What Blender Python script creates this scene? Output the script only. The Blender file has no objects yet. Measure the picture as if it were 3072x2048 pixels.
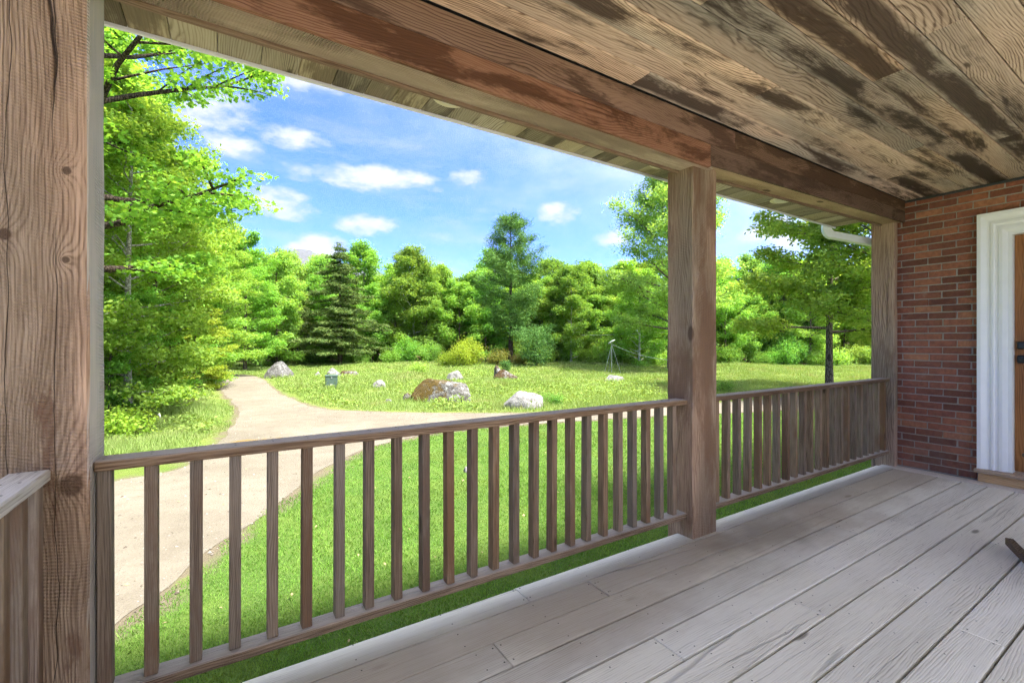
import bpy, bmesh, math, random
import numpy as np
from mathutils import Vector, Euler, noise as mnoise

R_ = math.radians
sc = bpy.context.scene
col = sc.collection

# ------------------------------------------------------------------ camera
YAW = 58.0
CAMH = 1.27                     # above the deck boards
GZ = -0.75                      # lawn level
FPX, CX, CY = 1365.0, 1536.0, 1025.0
cam_d = bpy.data.cameras.new('camera'); cam = bpy.data.objects.new('camera', cam_d); col.objects.link(cam)
cam.location = (0, 0, CAMH); cam.rotation_euler = (R_(90), 0, R_(-(90 - YAW)))
cam_d.sensor_width = 36.0; cam_d.lens = 36.0 * FPX / 3072.0
cam_d.clip_start = 0.05; cam_d.clip_end = 12000
sc.camera = cam

# ------------------------------------------------------------------ light
SUN_EL, SUN_X, SUN_Y = 63.0, 0.57, -0.822
SKY_STRENGTH, SUN_STRENGTH = 0.095, 1.5
S = Vector((math.cos(R_(SUN_EL)) * SUN_X, math.cos(R_(SUN_EL)) * SUN_Y, math.sin(R_(SUN_EL))))
sun_d = bpy.data.lights.new('sun', 'SUN'); sun_d.energy = SUN_STRENGTH; sun_d.angle = R_(10.0); sun_d.color = (1.0, 0.95, 0.86)
sun = bpy.data.objects.new('sun', sun_d); col.objects.link(sun); sun.location = (20, -30, 60)
sun.rotation_euler = S.to_track_quat('Z', 'Y').to_euler()
vs = sc.view_settings
vs.view_transform = 'Standard'; vs.look = 'None'; vs.gamma = 1.0; vs.use_curve_mapping = False
vs.exposure = 3.6
sc.render.engine = 'CYCLES'
cy = sc.cycles
cy.max_bounces = 5; cy.diffuse_bounces = 4; cy.glossy_bounces = 1; cy.transmission_bounces = 3; cy.transparent_max_bounces = 4
cy.caustics_reflective = False; cy.caustics_refractive = False
cy.use_denoising = True; cy.use_adaptive_sampling = True; cy.adaptive_threshold = 0.02; cy.adaptive_min_samples = 16
try:
    cy.denoiser = 'OPENIMAGEDENOISE'; cy.denoising_input_passes = 'RGB_ALBEDO_NORMAL'; cy.denoising_prefilter = 'NONE'
except Exception: pass

F2 = (math.cos(R_(YAW)), math.sin(R_(YAW))); R2 = (F2[1], -F2[0])
def pdir(x):
    u = (x - CX) / FPX
    return (F2[0] + u * R2[0], F2[1] + u * R2[1])
def at_depth(x, t, y=None):
    a = pdir(x); return (a[0] * t, a[1] * t) if y is None else (a[0] * t, a[1] * t, CAMH + (CY - y) * t / FPX)
def on_ground(x, y):
    return at_depth(x, (CAMH - GZ) * FPX / (y - CY))

# ------------------------------------------------------------------ node helper
class G:
    def __init__(s, tree): s.t = tree; s.n = tree.nodes; s.l = tree.links
    def node(s, ty, **kw):
        n = s.n.new(ty)
        for k, v in kw.items(): setattr(n, k, v)
        return n
    def put(s, sock, v):
        if v is None: return
        if hasattr(v, 'is_output') or isinstance(v, bpy.types.NodeSocket): s.l.new(v, sock)
        else:
            if isinstance(v, (tuple, list)) and len(v) == 3 and sock.type == 'RGBA': v = (*v, 1)
            sock.default_value = v
    def m(s, op, a, b=None, c=None, clamp=False):
        n = s.node('ShaderNodeMath', operation=op, use_clamp=clamp)
        s.put(n.inputs[0], a); s.put(n.inputs[1], b)
        if c is not None: s.put(n.inputs[2], c)
        return n.outputs[0]
    def v(s, op, a, b=None):
        n = s.node('ShaderNodeVectorMath', operation=op); s.put(n.inputs[0], a)
        if op == 'SCALE': s.put(n.inputs[3], b)
        else: s.put(n.inputs[1], b)
        return n.outputs['Value'] if op in ('LENGTH', 'DISTANCE', 'DOT_PRODUCT') else n.outputs[0]
    def xyz(s, x, y, z):
        n = s.node('ShaderNodeCombineXYZ')
        for i, q in enumerate((x, y, z)): s.put(n.inputs[i], q)
        return n.outputs[0]
    def sep(s, vec):
        n = s.node('ShaderNodeSeparateXYZ'); s.put(n.inputs[0], vec); return n.outputs[0], n.outputs[1], n.outputs[2]
    def noise(s, vec, scale=1.0, detail=2.0, rough=0.5, dist=0.0):
        n = s.node('ShaderNodeTexNoise'); s.put(n.inputs['Vector'], vec); n.inputs['Scale'].default_value = scale
        n.inputs['Detail'].default_value = detail; n.inputs['Roughness'].default_value = rough; n.inputs['Distortion'].default_value = dist
        return n.outputs[0]
    def voro(s, vec, scale=1.0, feature='F1', rnd=1.0):
        n = s.node('ShaderNodeTexVoronoi', feature=feature); s.put(n.inputs['Vector'], vec); n.inputs['Scale'].default_value = scale
        n.inputs['Randomness'].default_value = rnd
        return n
    def ss(s, x, a, b, lo=0.0, hi=1.0):
        n = s.node('ShaderNodeMapRange', interpolation_type='SMOOTHSTEP'); s.put(n.inputs[0], x)
        for i, q in enumerate((a, b, lo, hi)): s.put(n.inputs[i + 1], q)
        return n.outputs[0]
    def mix(s, f, a, b, bt='MIX'):
        n = s.node('ShaderNodeMix', data_type='RGBA', blend_type=bt); s.put(n.inputs[0], f); s.put(n.inputs[6], a); s.put(n.inputs[7], b)
        return n.outputs[2]
    def ramp(s, f, stops):
        n = s.node('ShaderNodeValToRGB'); s.put(n.inputs[0], f); e = n.color_ramp.elements
        while len(e) < len(stops): e.new(0.5)
        for i, (p, c) in enumerate(stops): e[i].position = p; e[i].color = (*c, 1)
        return n.outputs[0]
    def tc(s, out='Object'): return s.node('ShaderNodeTexCoord').outputs[out]
    def rnd(s): return s.node('ShaderNodeObjectInfo').outputs['Random']
    def bump(s, h, strength=0.3, dist=0.01):
        n = s.node('ShaderNodeBump'); n.inputs['Strength'].default_value = strength; n.inputs['Distance'].default_value = dist
        s.put(n.inputs['Height'], h); return n.outputs[0]

def material(name):
    m = bpy.data.materials.new(name); m.use_nodes = True; m.node_tree.nodes.clear()
    g = G(m.node_tree); out = g.node('ShaderNodeOutputMaterial')
    return m, g, out
def principled(g, out, colr, rough=0.8, normal=None, spec=0.3, metal=0.0):
    p = g.node('ShaderNodeBsdfPrincipled'); g.put(p.inputs['Base Color'], colr); g.put(p.inputs['Roughness'], rough)
    p.inputs['Specular IOR Level'].default_value = spec; p.inputs['Metallic'].default_value = metal
    if normal is not None: g.put(p.inputs['Normal'], normal)
    g.l.new(p.outputs[0], out.inputs[0]); return p
def simple(name, c, rough=0.6, spec=0.4, metal=0.0, nscale=0, namt=0.12):
    m, g, out = material(name); cc = c
    if nscale:
        nz = g.noise(g.tc(), nscale, 4, 0.6)
        cc = g.mix(nz, tuple(q * (1 - namt) for q in c), tuple(min(1, q * (1 + namt)) for q in c))
    principled(g, out, cc, rough, None, spec, metal); return m

# ------------------------------------------------------------------ sky
world = bpy.data.worlds.new('World'); sc.world = world; world.use_nodes = True
wt = world.node_tree; wt.nodes.clear(); g = G(wt)
wo = g.node('ShaderNodeOutputWorld'); bg = g.node('ShaderNodeBackground')
sky = g.node('ShaderNodeTexSky'); sky.sky_type = 'NISHITA'; sky.sun_disc = False
sky.sun_elevation = R_(SUN_EL); sky.sun_rotation = math.atan2(SUN_X, SUN_Y)
sky.air_density = 0.8; sky.dust_density = 0.2; sky.ozone_density = 3.0
dvec = g.v('NORMALIZE', g.tc('Generated'))
dx, dy, dz = g.sep(dvec)
az = g.m('ARCTAN2', dx, dy); el = g.m('ARCSINE', dz)
wv = g.xyz(g.m('MULTIPLY', az, 1.0), g.m('MULTIPLY', el, 2.0), 0.0)
nz1 = g.noise(wv, 9.0, 4, 0.62)
nz2 = g.noise(g.v('ADD', wv, (3.1, 7.7, 0)), 26.0, 3, 0.6)
def sky_pos(px, py):
    a = pdir(px); L = math.hypot(*a)
    return math.atan2(a[0], a[1]), math.atan(((CY - py) / FPX) / L)
# cumulus puffs: (x, y, half width, half height, density) of the photograph turned into compass directions
puffs = [(1115, 535, 215, 40, 1.0), (1410, 530, 55, 32, .8), (890, 420, 110, 40, .75), (1105, 680, 90, 34, .85), (950, 745, 105, 46, 1.0),
         (830, 610, 110, 50, .85), (1075, 808, 80, 24, .9), (1680, 640, 55, 32, .65), (1835, 720, 60, 28, .75), (880, 245, 130, 26, .6),
         (760, 215, 60, 26, .6), (1450, 830, 130, 30, .7), (640, 330, 120, 60, .6), (700, 440, 90, 40, .6), (2360, 700, 150, 60, .6)]
cl = []
for (px, py, w, h, d) in puffs:
    a0, e0 = sky_pos(px, py); a1, _ = sky_pos(px + w, py); _, e1 = sky_pos(px, py - h)
    cl.append((a0, e0, abs(a1 - a0), abs(e1 - e0), d))
rr = random.Random(5)
for k in range(8):               # the same weather carries on round the horizon outside the view
    a0 = 1.85 + k * 0.55 + rr.uniform(-.1, .1)
    cl.append((a0 if a0 < math.pi else a0 - 2 * math.pi, rr.uniform(.10, .55), rr.uniform(.08, .18), rr.uniform(.025, .05), rr.uniform(.7, 1)))
acc = None; ae = g.xyz(az, el, 0.0)
for (a0, e0, wa, we, d) in cl:
    n_ = g.node('ShaderNodeVectorMath', operation='MULTIPLY_ADD'); g.put(n_.inputs[0], ae)
    n_.inputs[1].default_value = (1 / wa, 1 / we, 0); n_.inputs[2].default_value = (-a0 / wa, -e0 / we, 0)
    q = g.m('MULTIPLY_ADD', g.v('DOT_PRODUCT', n_.outputs[0], n_.outputs[0]), -d, d)
    acc = q if acc is None else g.m('MAXIMUM', acc, q)
acc = g.m('MAXIMUM', acc, -2.0)
fld = g.m('ADD', acc, g.m('ADD', g.m('MULTIPLY', g.m('SUBTRACT', nz1, .5), 3.6), g.m('MULTIPLY', g.m('SUBTRACT', nz2, .5), 1.4)))
dens = g.ss(fld, -0.35, 0.95)
wisp = g.m('MULTIPLY', g.ss(g.noise(g.v('MULTIPLY', wv, (1.0, 2.2, 1)), 3.2, 4, 0.65), .46, .78), 0.42)
dens = g.m('MAXIMUM', g.m('MULTIPLY', dens, 0.92), wisp)
dens = g.m('MULTIPLY', dens, g.ss(el, -.01, .05))
skyc = g.v('SCALE', sky.outputs[0], SKY_STRENGTH)
skyc = g.v('MULTIPLY', skyc, (0.125, 0.208, 0.46))
cloudc = g.mix(g.ss(fld, 0.2, 1.6), (0.072, 0.078, 0.086), (0.098, 0.098, 0.098))
sd = g.v('DOT_PRODUCT', dvec, tuple(S))
veil = g.m('MULTIPLY', g.ss(g.m('ADD', sd, g.m('MULTIPLY', g.m('SUBTRACT', nz1, .5), .25)), .02, .80), g.m('MULTIPLY', g.ss(el, -.02, .10), .85))
skyc = g.mix(veil, skyc, (.20, .20, .195))            # thin high cloud thickening towards the sun, it shows white in the right-hand bay
g.put(bg.inputs['Color'], g.mix(dens, skyc, cloudc)); bg.inputs['Strength'].default_value = 1.0
g.l.new(bg.outputs[0], wo.inputs[0])

# ------------------------------------------------------------------ object helpers
def link(o, parent=None):
    col.objects.link(o)
    if parent is not None: o.parent = parent
    return o
def tag(o, label=None, cat=None, group=None, kind=None):
    if label: o['label'] = label
    if cat: o['category'] = cat
    if group: o['group'] = group
    if kind: o['kind'] = kind
    return o
def empty(name, loc=(0, 0, 0), rz=0.0):
    o = bpy.data.objects.new(name, None); o.empty_display_size = 0.2; col.objects.link(o)
    o.location = loc; o.rotation_euler = (0, 0, rz); return o
def obj(name, me, mat=None, parent=None, loc=(0, 0, 0), rot=(0, 0, 0), scale=(1, 1, 1)):
    o = bpy.data.objects.new(name, me); link(o, parent); o.location = loc; o.rotation_euler = rot; o.scale = scale
    if mat is not None and not me.materials: me.materials.append(mat)
    return o
def np_mesh(name, V, Fc, smooth=False):
    """V (n,3); Fc (m,k) regular faces"""
    V = np.asarray(V, dtype=np.float32); Fc = np.asarray(Fc, dtype=np.int32); m, k = Fc.shape
    me = bpy.data.meshes.new(name)
    me.vertices.add(len(V)); me.vertices.foreach_set('co', V.ravel())
    me.loops.add(m * k); me.loops.foreach_set('vertex_index', Fc.ravel())
    me.polygons.add(m); me.polygons.foreach_set('loop_start', np.arange(0, m * k, k, dtype=np.int32))
    try: me.polygons.foreach_set('loop_total', np.full(m, k, dtype=np.int32))
    except Exception: pass
    if smooth: me.polygons.foreach_set('use_smooth', np.ones(m, dtype=bool))
    me.update(calc_edges=True); return me
def bm_mesh(name, bm, smooth=False):
    me = bpy.data.meshes.new(name); bm.normal_update(); bm.to_mesh(me); bm.free()
    if smooth:
        for p in me.polygons: p.use_smooth = True
    return me
BOXF = [(0, 3, 2, 1), (4, 5, 6, 7), (0, 1, 5, 4), (1, 2, 6, 5), (2, 3, 7, 6), (3, 0, 4, 7)]
def add_hexa(bm, c8, bev=0.0, seg=1):
    vs_ = [bm.verts.new(c) for c in c8]; fs = [bm.faces.new([vs_[i] for i in f]) for f in BOXF]
    if bev > 0:
        es = list({e for f in fs for e in f.edges})
        bmesh.ops.bevel(bm, geom=es, offset=bev, segments=seg, affect='EDGES', profile=.6)
def box8(x0, x1, y0, y1, z0, z1):
    return [(x0, y0, z0), (x1, y0, z0), (x1, y1, z0), (x0, y1, z0), (x0, y0, z1), (x1, y0, z1), (x1, y1, z1), (x0, y1, z1)]
def box_mesh(name, x0, x1, y0, y1, z0, z1, bev=0.0, seg=1):
    bm = bmesh.new(); add_hexa(bm, box8(x0, x1, y0, y1, z0, z1), bev, seg); return bm_mesh(name, bm)
def box_obj(name, mat, parent, x0, x1, y0, y1, z0, z1, bev=0.0, seg=1):
    """box whose mesh is centred on its own origin, so the wood grain has local coordinates"""
    cx_, cy_, cz_ = (x0 + x1) / 2, (y0 + y1) / 2, (z0 + z1) / 2
    me = box_mesh(name, x0 - cx_, x1 - cx_, y0 - cy_, y1 - cy_, z0 - cz_, z1 - cz_, bev, seg)
    return obj(name, me, mat, parent, (cx_, cy_, cz_))
def add_tube(bm, pts, rad, sides=8, cap=True):
    pts = [Vector(p) for p in pts]; rings = []
    for i, p in enumerate(pts):
        d = (pts[min(i + 1, len(pts) - 1)] - pts[max(i - 1, 0)]).normalized()
        a = d.orthogonal().normalized() if abs(d.z) > .9 else d.cross(Vector((0, 0, 1))).normalized()
        b = d.cross(a).normalized(); r = rad[i] if isinstance(rad, (list, tuple)) else rad
        rings.append([bm.verts.new(p + (a * math.cos(2 * math.pi * k / sides) + b * math.sin(2 * math.pi * k / sides)) * r) for k in range(sides)])
    for i in range(len(rings) - 1):
        for k in range(sides):
            bm.faces.new((rings[i][k], rings[i][(k + 1) % sides], rings[i + 1][(k + 1) % sides], rings[i + 1][k]))
    if cap: bm.faces.new(rings[0][::-1]); bm.faces.new(rings[-1])
def fbm(x, y, z=0.0, o=4):
    return mnoise.fractal(Vector((x, y, z)), 1.0, 2.0, o)

# ------------------------------------------------------------------ wood
def wood(name, axis, light, mid, dark, ring=9.0, wob=3.0, knots=0.13, knot_scale=(1.3, 5.0), stain=None, stain_amt=0.0, stain_lo=.50, stain_hi=.66,
         saw=0.0, margin=0.0, var=0.25, bumps=0.35, fiber=.5, extra=None, rough=0.85, hue=None, contrast=1.0, cracks=0.0, stain_f=(1.3, 5.0), fixed=False, spots=None, fiber_f=170.0):
    m, g, out = material(name)
    p = g.tc(); r = g.rnd()
    px, py, pz = g.sep(p)
    L, A, B = {'x': (px, py, pz), 'y': (py, px, pz), 'z': (pz, px, py)}[axis]
    if fixed: off = 0.0; L2, A2, B2 = L, A, B
    else:
        L2 = g.m('ADD', L, g.m('MULTIPLY', r, 37.7)); A2 = g.m('ADD', A, g.m('MULTIPLY', r, 11.3)); B2 = g.m('ADD', B, g.m('MULTIPLY', r, 5.9))
    lab = lambda a, b, c: g.xyz(g.m('MULTIPLY', L2, a), g.m('MULTIPLY', A2, b), g.m('MULTIPLY', B2, c))
    wn = g.noise(lab(.8, 2.6, 2.6), 1.0, 1.5, .5)
    wn2 = g.noise(lab(6.0, 22.0, 22.0), 1.0, 1, .5)
    vo = g.voro(lab(knot_scale[0], knot_scale[1], knot_scale[1])); d = vo.outputs['Distance']
    field = g.m('ADD', g.m('ADD', g.m('MULTIPLY', A2, ring * 4.6), g.m('MULTIPLY', B2, ring * 3.6)),
                g.m('ADD', g.m('MULTIPLY', wn, wob * 4.2), g.m('MULTIPLY', wn2, .9)))
    bulge = g.m('MULTIPLY', g.m('EXPONENT', g.m('MULTIPLY', d, -6.5)), 1.6)
    field = g.m('ADD', field, bulge)
    kmask = g.ss(d, knots, knots * .55)
    kring = None
    for (lx, ax, rad) in (spots or []):        # knots whose place the photograph shows: (along, across, radius)
        dd = g.m('SQRT', g.m('ADD', g.m('POWER', g.m('MULTIPLY', g.m('SUBTRACT', L, lx), .85 / rad), 2.0), g.m('POWER', g.m('DIVIDE', g.m('SUBTRACT', A, ax), rad), 2.0)))
        field = g.m('ADD', field, g.m('MULTIPLY', g.m('EXPONENT', g.m('MULTIPLY', dd, -.55)), 2.2))
        kmask = g.m('MAXIMUM', kmask, g.ss(dd, 1.0, .6))
    s = g.m('SINE', g.m('MULTIPLY', field, 6.2832 * 2))
    rings = g.m('POWER', g.m('ADD', g.m('MULTIPLY', s, .5), .5), 2.6)
    rings = g.m('MULTIPLY', rings, g.ss(g.noise(lab(1.1, 6.0, 6.0), 1.0, 3), .30, .62, .35, 1.15))
    fib = g.noise(lab(5.0, fiber_f, fiber_f), 1.0, 3, .6)
    gr = g.m('ADD', g.m('MULTIPLY', rings, 1 - fiber), g.m('MULTIPLY', g.ss(fib, .3, .7), fiber))
    broad = g.noise(lab(.8, 3.0, 3.0), 1.0, 4, .6)
    gr = g.m('ADD', gr, g.m('MULTIPLY', g.m('SUBTRACT', broad, .5), 1.1), clamp=True)
    if contrast != 1.0: gr = g.m('ADD', g.m('MULTIPLY', g.m('SUBTRACT', gr, .45), contrast), .45, clamp=True)
    c = g.ramp(gr, [(0.0, light), (.5, mid), (1.0, dark)])
    if hue is not None: c = g.mix(g.ss(g.noise(lab(.5, 2.0, 2.0), 1.0, 2), .42, .62), c, g.mix(gr, hue[0], hue[1]))
    h = g.m('MULTIPLY', gr, -1.0)
    if stain is not None:
        sn = g.noise(lab(stain_f[0], stain_f[1], stain_f[1]), 1.0, 7, .68, .25); sn = g.m('ADD', sn, g.m('MULTIPLY', g.m('SUBTRACT', r, .5), .22))
        sm = g.m('MULTIPLY', g.ss(sn, stain_lo, stain_hi), stain_amt)
        if margin: sm = g.m('MULTIPLY', sm, g.ss(g.m('ADD', g.m('ABSOLUTE', A), g.m('MULTIPLY', g.m('SUBTRACT', g.noise(lab(6, 20, 20), 1.0, 3), .5), .05)), margin, margin - .03, .25, 1.0))
        c = g.mix(sm, c, g.mix(g.ss(fib, .25, .75), stain, tuple(q * 2.2 for q in stain)))
    if saw > 0:
        sw = g.m('SINE', g.m('ADD', g.m('MULTIPLY', L2, 620.0), g.m('ADD', g.m('MULTIPLY', A, 120.0), g.m('MULTIPLY', g.noise(lab(3, 9, 9), 1.0, 3), 22.0))))
        sw = g.m('MULTIPLY', g.m('MULTIPLY', sw, g.ss(g.noise(lab(2.0, 5, 5), 1.0, 3), .4, .6)), saw)
        c = g.mix(g.m('ADD', .0, g.m('MULTIPLY', g.m('ABSOLUTE', sw), .5)), c, dark); h = g.m('ADD', h, sw)
    if cracks > 0:
        cw = g.m('MULTIPLY', g.m('SUBTRACT', g.noise(lab(2.5, 1, 1), 1.0, 3), .5), .9); cv = g.voro(g.xyz(g.m('MULTIPLY', L2, .10), g.m('ADD', g.m('MULTIPLY', A2, 9.0), g.m('MULTIPLY', cw, .5)), g.m('MULTIPLY', B2, 9.0)), 1.0, 'DISTANCE_TO_EDGE')
        cr = g.m('MULTIPLY', g.ss(cv.outputs['Distance'], .011, .003), g.ss(g.noise(lab(1.2, 3, 3), 1.0, 1), .45, .55))
        c = g.mix(g.m('MULTIPLY', cr, cracks), c, tuple(q * .12 for q in dark)); h = g.m('SUBTRACT', h, g.m('MULTIPLY', cr, 3.0))
    c = g.mix(g.m('MULTIPLY', kmask, .85), c, tuple(q * .45 for q in dark))
    hs = g.node('ShaderNodeHueSaturation'); g.put(hs.inputs['Color'], c)
    g.put(hs.inputs['Value'], g.m('ADD', 1 - var / 2, g.m('MULTIPLY', g.m('FRACT', g.m('MULTIPLY', r, 7.31)), var)))
    g.put(hs.inputs['Saturation'], g.m('ADD', .85, g.m('MULTIPLY', g.m('FRACT', g.m('MULTIPLY', r, 3.77)), .3)))
    c = hs.outputs[0]
    if extra: c = extra(g, c)
    principled(g, out, c, rough, g.bump(h, bumps, .004), .2)
    return m

M = {}
M['post'] = wood('post_wood', 'z', (0.496, 0.329, 0.224), (0.372, 0.233, 0.153), (0.186, 0.105, 0.066), ring=11, wob=2.4, knots=.085, knot_scale=(1.3, 3.2), saw=.4, var=.06,
                 fiber=.6, cracks=.9, stain=(0.102, 0.054, 0.031), stain_amt=.75, stain_lo=.55, stain_hi=.7, bumps=.8, contrast=1.35, hue=((0.346, 0.260, 0.183), (0.163, 0.113, 0.076)))
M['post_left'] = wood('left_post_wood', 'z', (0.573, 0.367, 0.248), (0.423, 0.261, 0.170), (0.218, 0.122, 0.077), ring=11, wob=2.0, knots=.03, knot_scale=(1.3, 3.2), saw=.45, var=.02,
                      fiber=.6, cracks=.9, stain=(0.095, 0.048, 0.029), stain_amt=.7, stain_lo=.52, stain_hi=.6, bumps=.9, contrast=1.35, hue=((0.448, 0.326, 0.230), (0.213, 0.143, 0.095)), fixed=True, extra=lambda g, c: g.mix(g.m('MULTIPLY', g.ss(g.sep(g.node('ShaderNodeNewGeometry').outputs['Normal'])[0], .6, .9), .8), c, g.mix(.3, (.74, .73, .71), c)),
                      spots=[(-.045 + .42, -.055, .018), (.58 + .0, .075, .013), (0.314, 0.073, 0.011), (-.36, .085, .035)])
def skylit_bleach(g, c):  # upward faces paled: sky light painted in, plus some weather bleaching
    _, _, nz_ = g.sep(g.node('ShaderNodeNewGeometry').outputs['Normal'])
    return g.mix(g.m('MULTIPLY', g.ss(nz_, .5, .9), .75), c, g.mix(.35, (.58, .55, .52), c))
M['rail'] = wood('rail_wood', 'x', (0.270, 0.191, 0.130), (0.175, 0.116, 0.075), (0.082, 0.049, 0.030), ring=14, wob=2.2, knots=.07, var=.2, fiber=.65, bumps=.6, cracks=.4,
                 stain=(0.082, 0.050, 0.031), stain_amt=.6, extra=skylit_bleach, contrast=1.3)
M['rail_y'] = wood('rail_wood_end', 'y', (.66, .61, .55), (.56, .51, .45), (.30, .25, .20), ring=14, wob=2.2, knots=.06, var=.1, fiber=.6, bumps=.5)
M['baluster'] = wood('baluster_wood', 'z', (0.273, 0.191, 0.130), (0.178, 0.116, 0.076), (0.087, 0.052, 0.033), ring=16, wob=2.6, knots=.10, knot_scale=(1.6, 6.0), var=.35, fiber=.6, bumps=.5,
                     stain=(0.091, 0.050, 0.030), stain_amt=.7, contrast=1.3, hue=((0.251, 0.194, 0.144), (0.129, 0.093, 0.066)))
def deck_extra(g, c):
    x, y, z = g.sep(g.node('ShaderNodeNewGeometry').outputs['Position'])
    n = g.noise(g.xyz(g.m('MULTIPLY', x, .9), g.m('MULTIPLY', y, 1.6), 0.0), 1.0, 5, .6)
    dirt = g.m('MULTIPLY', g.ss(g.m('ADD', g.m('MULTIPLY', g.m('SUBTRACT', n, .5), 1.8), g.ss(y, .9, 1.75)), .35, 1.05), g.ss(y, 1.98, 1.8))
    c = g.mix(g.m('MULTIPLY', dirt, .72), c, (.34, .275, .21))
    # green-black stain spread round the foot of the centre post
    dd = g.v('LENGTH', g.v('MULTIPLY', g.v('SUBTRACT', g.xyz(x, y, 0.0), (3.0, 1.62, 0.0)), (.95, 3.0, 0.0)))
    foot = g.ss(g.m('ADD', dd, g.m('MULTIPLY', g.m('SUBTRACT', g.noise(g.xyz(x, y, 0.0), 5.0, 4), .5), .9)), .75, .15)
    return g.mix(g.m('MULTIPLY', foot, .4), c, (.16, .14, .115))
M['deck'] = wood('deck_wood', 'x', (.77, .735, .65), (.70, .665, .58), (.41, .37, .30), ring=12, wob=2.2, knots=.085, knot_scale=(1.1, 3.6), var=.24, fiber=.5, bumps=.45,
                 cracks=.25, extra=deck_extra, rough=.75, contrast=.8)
M['deck_y'] = wood('deck_border_wood', 'y', (.68, .62, .57), (.60, .54, .49), (.34, .28, .24), ring=10, wob=2.6, knots=.07, var=.1, fiber=.4, bumps=.4, rough=.75)
M['ceiling'] = wood('ceiling_wood', 'x', (.60, .45, .325), (.44, .315, .215), (.17, .105, .065), ring=8.5, wob=3.2, knots=.075, knot_scale=(1.2, 3.6), var=.7, fiber=.45, bumps=.4,
                    stain=(.032, .02, .014), stain_amt=.94, stain_lo=.41, stain_hi=.55, stain_f=(.95, 4.6), margin=.070, hue=((.43, .37, .29), (.20, .165, .125)), contrast=1.2)
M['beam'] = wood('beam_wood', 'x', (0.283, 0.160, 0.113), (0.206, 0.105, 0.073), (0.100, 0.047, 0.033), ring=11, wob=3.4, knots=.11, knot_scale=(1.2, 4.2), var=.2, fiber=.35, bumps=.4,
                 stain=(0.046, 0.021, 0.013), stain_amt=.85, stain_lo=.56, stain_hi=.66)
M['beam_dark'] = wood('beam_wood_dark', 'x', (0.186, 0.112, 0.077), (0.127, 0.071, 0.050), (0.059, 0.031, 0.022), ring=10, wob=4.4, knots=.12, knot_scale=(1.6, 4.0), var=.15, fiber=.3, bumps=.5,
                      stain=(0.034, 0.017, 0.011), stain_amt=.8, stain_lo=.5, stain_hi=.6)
M['beam_bottom'] = wood('rough_sawn_wood', 'x', (.50, .39, .26), (.38, .28, .18), (.18, .12, .08), ring=12, wob=2.0, knots=.10, knot_scale=(1.6, 4.0), saw=.9, var=.15, fiber=.4, bumps=.8,
                        stain=(.13, .085, .055), stain_amt=.5)
M['trim_red'] = wood('trim_wood', 'x', (0.270, 0.190, 0.140), (0.198, 0.130, 0.095), (0.108, 0.065, 0.050), var=.2, fiber=.6)
M['soffit'] = wood('soffit_wood', 'y', (.44, .385, .27), (.34, .285, .19), (.15, .115, .075), ring=10, wob=3.4, knots=.10, knot_scale=(1.5, 4.5), var=.7, fiber=.35, bumps=.3,
                   stain=(.08, .062, .042), stain_amt=.8, stain_lo=.5, stain_hi=.62)
M['sill'] = wood('sill_wood', 'y', (.62, .36, .13), (.52, .28, .09), (.34, .16, .045), var=.1, fiber=.5, knots=.02, rough=.5)
M['sill_worn'] = wood('worn_sill_wood', 'y', (.50, .37, .25), (.40, .28, .18), (.24, .15, .09), var=.1, fiber=.5, knots=.02, rough=.7)
M['door'] = wood('door_wood', 'z', (.33, .155, .055), (.24, .10, .034), (.13, .05, .016), ring=8, wob=3, knots=.0, var=.05, fiber=.4, rough=.35, bumps=.1)
M['chair'] = wood('chair_wood', 'x', (.20, .145, .10), (.13, .092, .062), (.06, .042, .03), knots=.04, var=.1, fiber=.5)
M['white'] = simple('white_paint', (.78, .78, .76), .45, .4, nscale=14, namt=.05)
M['gutter'] = simple('white_aluminium', (.72, .74, .76), .35, .5)
M['cream'] = simple('cream_plastic', (.70, .63, .46), .4, .5)
M['lens'] = simple('frosted_lens', (.62, .58, .47), .3, .5)
M['black'] = simple('black_metal', (.012, .012, .013), .4, .5)
M['screw'] = simple('dark_screw', (.035, .03, .028), .6, .4, .3)
M['grey_trim'] = simple('grey_trim_paint', (.045, .05, .055), .6, .3)
M['box_green'] = simple('green_enamel', (.075, .12, .10), .5, .4, nscale=6, namt=.2)
M['plate'] = simple('pale_plate', (.6, .6, .58), .5)
M['galv'] = simple('galvanised_steel', (.36, .38, .38), .45, .5, .4)
M['pvc'] = simple('white_pipe', (.8, .8, .82), .4)
M['roof'] = simple('roof_shingle', (.06, .06, .065), .9, .1, nscale=30, namt=.4)
M['cable'] = simple('grey_cable', (.42, .44, .44), .5)
M['straw'] = simple('dry_leaf', (.32, .25, .13), .8, .1, nscale=9, namt=.25)

m, g, out = material('mortar'); n = g.noise(g.tc(), 60, 5, .7)
principled(g, out, g.mix(n, (.25, .23, .20), (.37, .34, .30)), .95, g.bump(n, .5, .004), .1); M['mortar'] = m
m, g, out = material('brick'); r = g.rnd(); p = g.tc(); pw = g.node('ShaderNodeNewGeometry').outputs['Position']
c = g.ramp(r, [(0.0, (.17, .068, .046)), (.35, (.27, .102, .065)), (.62, (.33, .125, .077)), (.85, (.38, .15, .086)), (1.0, (.45, .20, .11))])
n1 = g.noise(g.v('ADD', p, g.xyz(g.m('MULTIPLY', r, 50), 0.0, 0.0)), 28, 6, .7); n2 = g.noise(pw, 90, 3, .6)
c = g.mix(g.ss(n1, .3, .75), g.mix(.45, c, (.05, .02, .017)), c)
c = g.mix(g.m('MULTIPLY', g.ss(g.noise(pw, 7, 5, .65), .60, .78), .5), c, (.36, .25, .20))
_, _, zz = g.sep(pw)
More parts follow.
